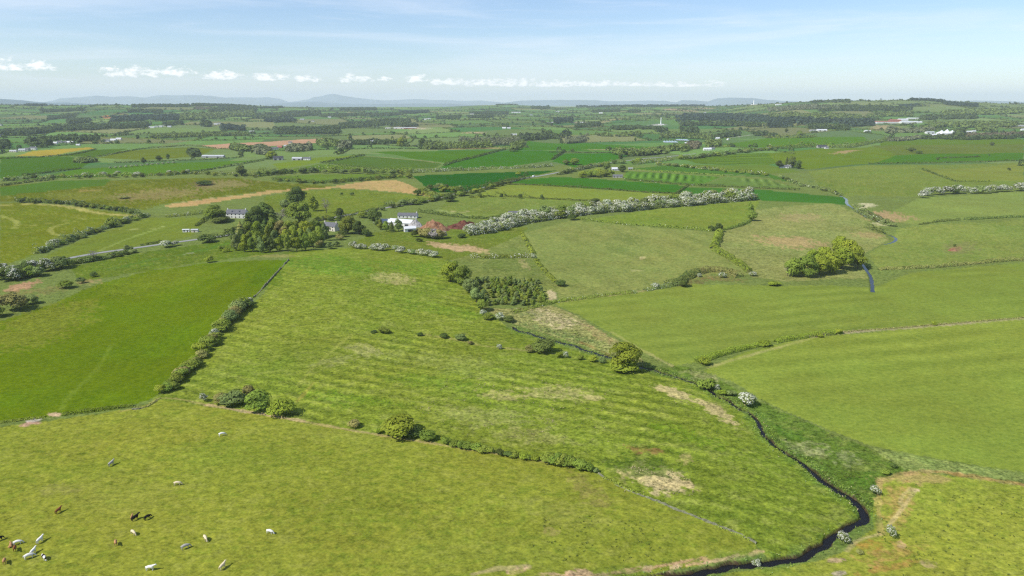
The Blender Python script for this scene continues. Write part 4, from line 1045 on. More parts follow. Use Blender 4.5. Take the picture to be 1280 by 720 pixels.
# along the stream
bush(884,482,22,20,'leaf_green','green bush over the upper stream'); haw(896,484,9,9,'small cream hawthorn beside the green stream bush'); bush(903,490,12,9,'leaf_yellow','yellow-green bush by the stream')
haw(914,491,13,8,'low greyish hawthorn on the stream bank','',None) if False else bush(914,491,13,8,'leaf_grey','low greyish bush on the stream bank')
haw(934,503,24,19,'large pale hawthorn on the far bank of the stream')
haw(1094,615,13,14,'white hawthorn standing above the pool'); haw(1113,669,14,19,'tall white hawthorn on the bare cattle track right of the stream')
haw(1054,672,18,14,'pale green-white hawthorn on the inside of the stream bend')
bush(1107,592,12,8,'leaf_green','low scrub at the top corner of the bottom right pasture'); bush(1117,584,9,6,'leaf_dark','dark scrub by the corner of the bottom right pasture')
bush(826,718,14,12,'leaf_yellow','yellow-green bush at the bottom edge on the stream bank'); haw(946,697,11,11,'pale bush overhanging the lower stream')
bush(1075,688,10,6,'leaf_brown','rusty bracken clump on the lower right bank')
# gorse line bushes on the right
for q, (a, b, w, lab) in enumerate([(880,455,15,'wide'),(1048,417,10,'tall'),(1167,406,7,'lone')]):
    bush(a, b, w, w * .75, 'leaf_yellow', ['wide gorse bush at the left end of the right pasture divide','tall gorse bush ending the gorse row on the right divide','lone gorse bush on the thin brown divide at right'][q])
bush(1024,421,9,6,'leaf_yellow','gorse bush just left of the gap in the right divide'); bush(955,432,16,8,'leaf_yellow','broad gorse bush midway along the right divide')
# thicket on the edge of the knoll
for (a, b, w, h, m, kd) in [(563,352,24,26,'leaf_yellow','broad'),(578,356,24,26,'leaf_green','broad'),(568,345,18,20,'leaf_yellow','upright'),(588,366,20,20,'leaf_grey','broad'),(596,378,18,20,'leaf_grey','broad'),(603,388,16,16,'leaf_green','broad')]:
    plant(kd, a, b, w, h, m, 'broadleaf_tree', 'tree in the thicket down the right side of the rough knoll', 'tree', 'trees of the knoll thicket')
haw(604,394,10,9,'white hawthorn at the foot of the knoll thicket'); haw(624,398,13,10,'white hawthorn beside the stream head below the saplings'); bush(636,400,14,9,'leaf_dark','dark bush right of the hawthorn by the stream head'); bush(610,398,16,8,'leaf_green','low bush beneath the knoll thicket')
# sapling plantation
for i in range(230):
    a = random.uniform(594, 690); b = random.uniform(352, 382)
    if b > 384 - max(0, (610 - a)) * .5 or a > 672 + (b - 350) * .35: continue
    plant('upright', a, b, 7, random.uniform(5.5, 9), random.choice(['leaf_green','leaf_green','leaf_grey']), 'sapling', 'young sapling in the dense square plantation right of the knoll', 'tree', 'saplings of the square plantation')
bush(701,357,15,8,'leaf_dark','dark bush at the lower corner of the big central meadow'); haw(667,325,9,9,'white hawthorn where the straggly hedge meets the plantation hedge')
haw(819,360,11,8,'white hawthorn on the ditch left of the dark thicket'); haw(903,347,10,8,'white hawthorn at the right end of the brown thicket'); haw(941,345,9,7,'white hawthorn at the foot of the clipped yellow-green hedge'); haw(874,346,7,5,'small white bush within the brown thicket')
bush(855,358,15,11,'leaf_dark','dark bush on the ditch under the thicket')
# trees on the central hedges
plant('upright',937,268,10,16,'leaf_green','broadleaf_tree','tall bush at the right end of the hawthorn belt','tree'); plant('broad',940,276,13,14,'leaf_green','broadleaf_tree','round tree at the corner under the hawthorn belt','tree')
plant('broad',898,290,11,12,'leaf_dark','broadleaf_tree','round dark tree where three central hedges meet','tree'); bush(889,288,10,7,'leaf_dark','dark bush left of the tree where three hedges meet'); bush(744,254,12,7,'leaf_dark','dark round bush ending the thin khaki field hedge'); bush(716,275,13,8,'leaf_dark','dark bush below the hawthorn belt where a hedge begins')
# yellow-green wood by the burn on the right
for (a, b, w, h) in [(992,345,24,24),(1008,346,28,30),(1024,343,24,26),(1038,341,26,28),(1052,336,26,30),(1062,330,28,34),(1050,322,22,30),(1072,334,20,26),(1030,330,22,24),(1014,334,20,24)]:
    plant('broad', a, b, w, h, random.choice(['leaf_yellow','leaf_yellow','leaf_green']), 'broadleaf_tree', 'yellow-green tree in the dense clump beside the burn', 'tree', 'trees of the clump beside the burn')
plant('bare',984,345,13,20,None,'bare_tree','grey leafless tree at the left end of the burnside clump','tree'); bush(968,357,16,6,'leaf_yellow','low yellow bush near the lower ditch left of the burnside clump'); plant('bare',1068,326,12,18,None,'bare_tree','grey twiggy tree within the right end of the burnside clump','tree')
# hawthorn belts
G1 = 'hawthorns of the long white belt'
belt = [(586,294),(610,291),(640,283),(660,278),(690,274),(720,270),(750,266),(790,263),(830,259),(870,256),(910,252),(946,249)]
hedge(belt, 'low continuous growth joining the white hawthorns of the long belt', 9, 4.6, 'leaf_grey', blossom=.5)
row(belt, 60, ['haw','haw','haw','haw','haw','bush'], 13, 11, ['leaf_grey','leaf_grey','leaf_green'], 'hawthorn_bush', 'hawthorn heavy with white blossom in the front of the long belt across the centre', 'bush', G1, 3, 1)
row([(p[0] - 4, p[1] - 5) for p in belt], 46, ['haw','haw','haw','haw','bush'], 13, 11.5, ['leaf_grey','leaf_green'], 'hawthorn_bush', 'white hawthorn at the back of the long belt across the centre', 'bush', 'hawthorns at the back of the long white belt', 3, 1)
row([(1149,247),(1170,244),(1205,241),(1240,241),(1290,237),(1340,232)], 24, ['haw','haw','bush'], 12, 10, ['leaf_grey','leaf_dark'], 'hawthorn_bush', 'white hawthorn in the belt on the right slope', 'bush', 'hawthorns of the right-hand belt', 2, 1)
row([(438,310),(455,311),(470,313),(485,313)], 9, 'haw', 10, 8, ['leaf_grey'], 'hawthorn_bush', 'white hawthorn in the left part of the row below the white farm sheds', 'bush', 'hawthorns in the row below the white sheds', 1, .6)
row([(492,314),(505,316),(512,317),(530,319),(545,322)], 7, ['haw','bush'], 11, 8, ['leaf_grey','leaf_green'], 'hawthorn_bush', 'partly white hawthorn in the right part of the row below the white farm sheds', 'bush', 'hawthorns at the thin end of the row', 1, .6)
row([(525,295),(540,298),(556,298)], 7, 'bush', 14, 13, ['twig_grey','leaf_grey','leaf_brown'], 'bush', 'grey flowering scrub in front of the red earth heap', 'bush', 'grey scrub before the earth heap', 1, .8)
haw(585,290,13,11,'hawthorn at the near left end of the long white belt') ; bush(577,297,12,6,'leaf_dark','dark bush between the grey scrub and the white belt')
# wood round the houses
WOOD = 'trees of the wood between the two houses'
front = [(296,313),(306,315),(316,315),(327,316),(338,315),(349,314),(360,315),(371,314),(382,313),(392,310),(400,306)]
for a, b in front + [(q + 6, r - 5) for q, r in front] + [(q - 3, r - 9) for q, r in front]:
    plant(random.choice(['upright','upright','broad']), a, b, random.uniform(11, 15), random.uniform(17, 25), random.choice(['leaf_green','leaf_grey','leaf_green','leaf_dark','leaf_yellow']), 'broadleaf_tree', 'slim tree in the front ranks of the wood between the two houses', 'tree', 'trees along the front of the wood')
for a, b, w, h, m, kd in [(302,302,14,26,'leaf_brown','conifer'),(312,300,15,24,'leaf_green','upright'),(323,303,15,28,'leaf_yellow','upright'),(333,300,14,28,'leaf_dark','conifer'),(341,300,15,28,'leaf_green','upright'),(352,300,16,26,'leaf_brown','broad'),(362,300,16,26,'leaf_green','broad'),(372,299,15,24,'leaf_green','upright'),(383,300,16,26,'leaf_yellow','broad'),(394,298,15,24,'leaf_green','broad'),(404,296,14,20,'leaf_green','broad'),
   (320,286,18,30,'leaf_dark','broad'),(332,284,20,32,'leaf_dark','broad'),(342,286,16,28,'leaf_dark','conifer'),(352,282,13,24,'leaf_brown','bare'),(310,288,13,22,'leaf_dark','conifer')]:
    plant(kd, a, b, w * 1.35, h, m if kd != 'bare' else None, 'woodland_tree', 'tree deep inside the wood between the two houses', 'tree', 'trees inside the wood')
plant('broad',374,281,34,30,'leaf_green','broadleaf_tree','large dark-sided round tree at the back right of the wood','tree'); plant('broad',370,258,24,26,'leaf_dark','broadleaf_tree','tallest dark tree behind the wood','tree'); plant('upright',392,264,15,20,'leaf_yellow','broadleaf_tree','thin bright tree at the back right corner of the wood','tree'); plant('broad',358,262,16,14,'leaf_grey','broadleaf_tree','grey-green tree behind the wood left of the tallest','tree')
plant('broad',270,277,26,22,'leaf_green','broadleaf_tree','broad dark tree shading the white farmhouse at its left','tree'); bush(277,278,22,9,'leaf_dark','dark low bushes under the tree beside the white farmhouse')
plant('bare',408,266,13,20,None,'bare_tree','pinkish leafless tree by the lane right of the wood','tree'); plant('broad',424,272,11,13,'leaf_dark','broadleaf_tree','small dark tree on the lane verge right of the leafless tree','tree')
plant('broad',435,292,24,24,'leaf_green','broadleaf_tree','largest dark round tree right of the grey cottage','tree'); plant('broad',449,293,18,18,'leaf_dark','broadleaf_tree','dark tree leaning against the largest one right of the cottage','tree'); bush(458,295,14,9,'leaf_dark','dark low bush at the right foot of the cottage trees')
plant('broad',469,280,18,22,'leaf_dark','broadleaf_tree','dark tree left of the white farm sheds','tree'); bush(454,272,14,10,'leaf_green','round light bush behind the trees left of the sheds')
for a, b, w, h, m, kd in [(476,287,11,14,'leaf_green','upright'),(483,289,11,13,'leaf_green','upright'),(490,290,10,14,'leaf_dark','conifer'),(498,289,13,16,'leaf_grey','upright'),(472,283,10,12,'leaf_dark','upright')]:
    plant(kd, a, b, w, h, m, 'broadleaf_tree', 'small tree in the row screening the white farm sheds', 'tree', 'trees screening the white sheds')
for a, b in [(400,308),(412,311),(420,308),(424,300),(428,296)]:
    bush(a, b, 11, 9, random.choice(['leaf_grey','leaf_dark','leaf_brown']), 'scrub bush on the bank below the grey cottage', group='scrub below the cottage')
bush(518,296,9,10,'leaf_dark','dark small tree-like bush in the pasture below the sheds'); bush(524,302,9,5,'leaf_dark','low dark bush beside the tree-like bush below the sheds'); bush(440,244,7,4,'leaf_dark','small bush on the hummocky field beyond the lane'); bush(427,244,4,4,'leaf_dark','tiny bush left of the small bush beyond the lane')
plant('broad',553,240,13,9,'leaf_green','broadleaf_tree','green tree left of the pair by the lane bend','tree'); plant('broad',570,241,15,9,'leaf_green','broadleaf_tree','wide green tree beside the lane bend','tree'); plant('broad',562,252,16,10,'leaf_dark','broadleaf_tree','dark round tree on the near side of the lane bend','tree')
for a in (600,627,650,677):
    bush(a, 247 + (a - 600) * .03, 5, 7, 'leaf_dark', 'upright dark bush standing up from the thin khaki field hedge', group='upright bushes in the khaki field hedge')
bush(255,231,22,6,'leaf_dark','dark gorse thicket on the rough hillside at left'); bush(154,248,16,4,'leaf_brown','brown gorse patch on the rough hillside at left')
plant('broad',302,220,14,14,'leaf_dark','broadleaf_tree','dark round tree in the left hedge below the barns','tree')
for a, b, w in [(129,220,11),(148,219,9),(172,220,11),(106,221,8),(212,218,8),(235,217,8)]:
    haw(a, b, w, 6, 'white hawthorn standing in the left blossom hedge', 'hawthorns of the left blossom hedge')
for i in range(13):
    haw(138 + i * 6.6, 211 - i * .55, 4, 3, 'small white bush in the dotted row across the left green field', 'white bushes dotted across the left field')

# bushes and small trees that stand up out of the middle-distance hedges
def hedge_row(line, n, w, h, mats, label, kinds=('broad', 'bush', 'bush')):
    row(line, n, list(kinds), w, h, mats, 'hedgerow_tree_or_bush', label, 'bush', label.replace('bush standing in', 'bushes of'), 2, .7)
GD = ['leaf_green', 'leaf_dark', 'leaf_grey']
hedge_row([(322,221),(345,218),(395,216),(450,217),(515,218)], 24, 9, 7, GD, 'bush standing in the thick hedgerow below the grey barns')
hedge_row([(345,226),(390,230),(445,227),(495,223),(520,222)], 16, 7, 5, ['leaf_dark', 'leaf_green'], 'bush standing in the scalloped hedge above the tan field')
hedge_row([(0,226),(75,223),(175,221),(240,218),(325,222)], 26, 7, 5, GD, 'bush standing in the left hedge with white blossom')
hedge_row([(556,250),(585,243),(612,237),(640,229)], 12, 9, 6, ['leaf_dark', 'leaf_green'], 'bush standing in the thick hedge below the vivid green field')
hedge_row([(520,245),(535,238),(550,236),(575,240)], 10, 9, 7, GD, 'bush standing in the scrub at the lane bend')
hedge_row([(700,219),(725,212),(750,207),(775,204),(800,203)], 14, 8, 5, GD, 'bush standing in the scrub belt beside the rising road')
hedge_row([(725,222),(740,221),(752,222),(765,219)], 7, 9, 8, ['leaf_yellow', 'leaf_green'], 'bush standing in the clump left of the white bungalow')
hedge_row([(852,200),(890,196),(930,191),(965,187)], 18, 7, 5, GD, 'bush standing in the hedge along the far lane')
hedge_row([(820,206),(870,211),(920,216),(965,220)], 14, 6, 4, ['leaf_grey', 'leaf_green'], 'bush standing in the flecked hedge above the striped fields')
hedge_row([(975,222),(1000,232),(1030,238),(1052,244)], 10, 6, 4, GD, 'bush standing in the hedge winding to the burn')
hedge_row([(478,263),(500,257),(520,256),(548,250)], 10, 11, 7, GD, 'bush standing in the lane hedge above the white farm')
hedge_row([(395,276),(405,274),(418,276),(430,274)], 6, 8, 6, ['leaf_dark', 'leaf_green'], 'bush standing in the lane verge behind the cottage')
hedge_row([(90,331),(120,325),(150,321),(170,315)], 10, 10, 6, ['leaf_dark', 'leaf_grey', 'leaf_brown'], 'bush standing in the scrub below the left lane')
hedge_row([(25,253),(75,255),(120,260),(170,267)], 18, 8, 5, ['leaf_dark', 'leaf_green'], 'bush standing in the wavy hedge above the tracked field')
hedge_row([(50,317),(90,301),(115,292),(140,284),(180,272)], 16, 9, 6, ['leaf_dark', 'leaf_grey', 'leaf_green'], 'bush standing in the hedge between tracked field and pale field')
hedge_row([(1075,263),(1088,270),(1105,281),(1118,284)], 8, 7, 5, ['leaf_grey', 'leaf_dark'], 'bush standing in the willow scrub along the winding burn')

# ================================================================== stone walls
def stone_wall(line, label, w=.55, h=1.15, lean=0.0):
    P, s = resample(chaikin(U(line), 1), .7)
    t = unit(np.gradient(P, axis=0)); n = np.stack([-t[:, 1], t[:, 0]], 1)
    V = []
    gl = ground_h(P[:, 0], P[:, 1])
    top = h * (.45 + .75 * vnoise(s / 1.3, s * 0, 5)) * (.25 + .75 * (vnoise(s / 7, s * 0 + 3, 6) < .66))
    prof = [(-.62, -.3), (-.52, .5), (-.36, 1.0), (.36, 1.0), (.52, .5), (.62, -.3)]
    for k, (u, zf) in enumerate(prof):
        j = .17 * (hash2(np.arange(len(s)), np.full(len(s), k), 9) - .5)
        q = P + n * (w * u + j)[:, None]
        V.append(np.stack([q[:, 0], q[:, 1], gl + top * zf + j], 1))
    K = len(prof); V = np.stack(V, 1).reshape(-1, 3); ii = np.arange(len(V)).reshape(len(P), K)
    q = np.stack([ii[:-1, :-1], ii[:-1, 1:], ii[1:, 1:], ii[1:, :-1]], -1).reshape(-1, 4)
    o0 = V.mean(0)
    o = link('stone_wall', make_mesh('stone_wall', V - o0, q, ['stone']), None, o0); tag(o, label, 'wall')
stone_wall([(748,592),(765,604),(790,615),(815,625),(850,639),(880,650),(905,659),(930,668),(946,675)], 'grey drystone wall running from the near hedge down to the stream', .45, .65)
hedge([(755,597),(790,614),(850,638),(905,658),(942,673)], 'rank grass and low bramble along the broken drystone wall', 1.6, .45, 'leaf_green', gap=.45)
stone_wall([(317,372),(327,362),(338,350),(350,337),(361,325)], 'thin grey drystone wall continuing the diagonal hedge uphill', .7, 1.1)
stone_wall([(165,512),(178,511),(188,506),(197,500)], 'short broken stone wall below the diagonal hedge', .6, .7)

# ================================================================== earth heaps and rubble
def heap(px, py, wpx, hpx, m, label, name='earth_heap', cat='heap', seed=1, dep=.7):
    x, y, _ = unproject(px, py); z = gz(x, y); s = mpp(x, y, z)
    W, H = wpx * s / 2, hpx * s * 1.05; n = 40
    g = np.linspace(-1, 1, n); gx, gy = np.meshgrid(g, g, indexing='ij')
    rr = np.hypot(gx, gy); k = np.clip(1 - rr, 0, 1) ** .8
    hh = H * k * (.8 + .45 * fbm(gx * 2 + seed, gy * 2, seed, 3)) + .25 * H * k * fbm(gx * 7 + seed, gy * 7, seed + 5, 3)
    V = np.stack([gx * W, gy * W * dep, hh - .3], -1).reshape(-1, 3)
    ii = np.arange(n * n).reshape(n, n); q = np.stack([ii[:-1, :-1], ii[1:, :-1], ii[1:, 1:], ii[:-1, 1:]], -1).reshape(-1, 4)
    o = link(name, make_mesh(name, V, q, [m]), None, (x, y + W * dep * .6, z)); tag(o, label, cat)
heap(540,289,44,14,'earth_red','pale orange spoil heap beside the white farm sheds', seed=2)
heap(580,286,46,11,'earth_dark','dark red-brown spoil heap left of the long hawthorn belt', seed=5)
heap(519,284,20,11,'rubble','grey rubble heap against the white farm sheds', 'rubble_heap', seed=9)
heap(1192,314,12,5,'earth_red','small eroded bare mound on the right meadow', 'earth_mound', 'mound', seed=4)

# ================================================================== buildings
def prism_roof(w, d, h, rise, over=.35):
    B = Box(); a, b = w / 2 + over, d / 2 + over; t = .18
    dz = rise * over / (d / 2)
    for sgn in (1, -1):
        V = [(-a, sgn * b, h - dz), (a, sgn * b, h - dz), (a, 0, h + rise), (-a, 0, h + rise)]
        V += [(v[0], v[1], v[2] + t) for v in V]
        B.add(V, [(0, 1, 2, 3), (7, 6, 5, 4), (0, 4, 5, 1), (1, 5, 6, 2), (2, 6, 7, 3), (3, 7, 4, 0)])
    return B
def house(px, py, w, d, h, rise, rz, wall, roof, label, name='house', cat='house', group=None, nwin=3, chim=1, skylights=0, storeys=1, door=True):
    x, y, _ = unproject(px, py); z = gz(x, y)
    r = empty(name, (x, y, z - .15), R(rz)); tag(r, label, cat, group)
    B = Box().box(-w / 2, w / 2, -d / 2, d / 2, -.6, h)
    for sx in (-1, 1):
        xx = sx * w / 2
        B.add([(xx, -d / 2, h), (xx, d / 2, h), (xx, 0, h + rise)], [], [(0, 1, 2) if sx > 0 else (0, 2, 1)])
    link('wall', B.mesh('wall', wall), r)
    ro = link('roof', prism_roof(w, d, h + .03, rise).mesh('roof', roof), r)
    for i in range(chim):
        cx = (w / 2 - .8) * (1 if i == 0 else -1)
        link('chimney', Box().box(cx - .45, cx + .45, -.4, .4, h + rise * .5, h + rise + 1.2).cyl(cx - .18, 0, h + rise + 1.2, h + rise + 1.6, .14, .12, 8).cyl(cx + .18, 0, h + rise + 1.2, h + rise + 1.6, .14, .12, 8).mesh('chimney', wall), ro)
    for i in range(skylights):
        cx = -w / 2 + w * (i + .8) / (skylights + .6)
        al = math.atan2(rise, d / 2); B = Box().box(-.7, .7, -.9, .9, .2, .26)
        o = link('skylight', B.mesh('skylight', 'glass'), ro, (cx, -d * .25, h + rise * .5)); o.rotation_euler = (al, 0, 0)
    for f in range(storeys):
        zz = .9 + f * 2.6
        for sgn in (-1, 1):
            for i in range(nwin):
                cx = -w / 2 + w * (i + .5) / nwin
                if door and f == 0 and sgn == -1 and i == nwin // 2: continue
                B = Box().box(cx - .6, cx + .6, sgn * d / 2 - .05, sgn * d / 2 + .05, zz, zz + 1.25)
                link('window', B.mesh('window', 'glass'), r)
    if door:
        cx = -w / 2 + w * (nwin // 2 + .5) / max(nwin, 1)
        link('door', Box().box(cx - .5, cx + .5, -d / 2 - .06, -d / 2 + .05, 0, 2.1).mesh('door', 'door_paint'), r)
    return r
def shed(px, py, w, d, h, rise, rz, wall, roof, label, name='barn', cat='barn', group=None, bays=2):
    r = house(px, py, w, d, h, rise, rz, wall, roof, label, name, cat, group, nwin=0, chim=0, door=False)
    for i in range(bays):
        cx = -w / 2 + w * (i + .5) / bays; bw = min(2.2, w / bays * .36)
        link('door', Box().box(cx - bw, cx + bw, -d / 2 - .06, -d / 2 + .05, -.1, h * .72).mesh('door', 'dark_roof'), r)
    return r
house(297,272,21,8.5,5.2,3.6,-4,'white_wall','slate','long white farmhouse with grey slate roof and skylights', 'farmhouse', 'house', nwin=5, chim=2, skylights=2, storeys=2)
house(307,271,8,7,3.6,2.6,70,'white_wall','slate','low white wing at the right end of the farmhouse', 'outbuilding', 'house', nwin=2, chim=0)
house(414,288,15,8,4.8,3.2,-24,'cream_wall','slate','grey-roofed cottage beside the largest dark round tree', 'cottage', 'house', nwin=3, chim=2, storeys=2)
shed(482,279,22,10,3.2,1.4,-10,'white_wall','white_roof','white-roofed shed at the left of the white farm group')
shed(503,281,27,14,3.4,2.6,-22,'white_wall','white_roof','largest white-roofed shed in the middle of the white farm group', bays=3)
house(510,272,21,8,3.0,2.4,-4,'white_wall','slate','low white building with a dark roof behind the white sheds', 'farmhouse', 'house', nwin=5, chim=1)
shed(512,289,11,8,3.4,1.5,20,'white_wall','white_roof','small white shed nearest the earth heap', bays=1)
house(233,290,6,2.6,2.6,.3,5,'white_wall','white_roof','small white caravan by the farm drive', 'caravan', 'caravan', nwin=2, chim=0)
house(244,290,6,4,2.4,.6,5,'cream_wall','light_roof','small cream shed beside the white caravan','hut','shed',nwin=1,chim=0)
shed(648,271,22,9,4.5,2.0,8,'brick_wall','slate','grey-roofed shed half hidden behind the long hawthorn belt')
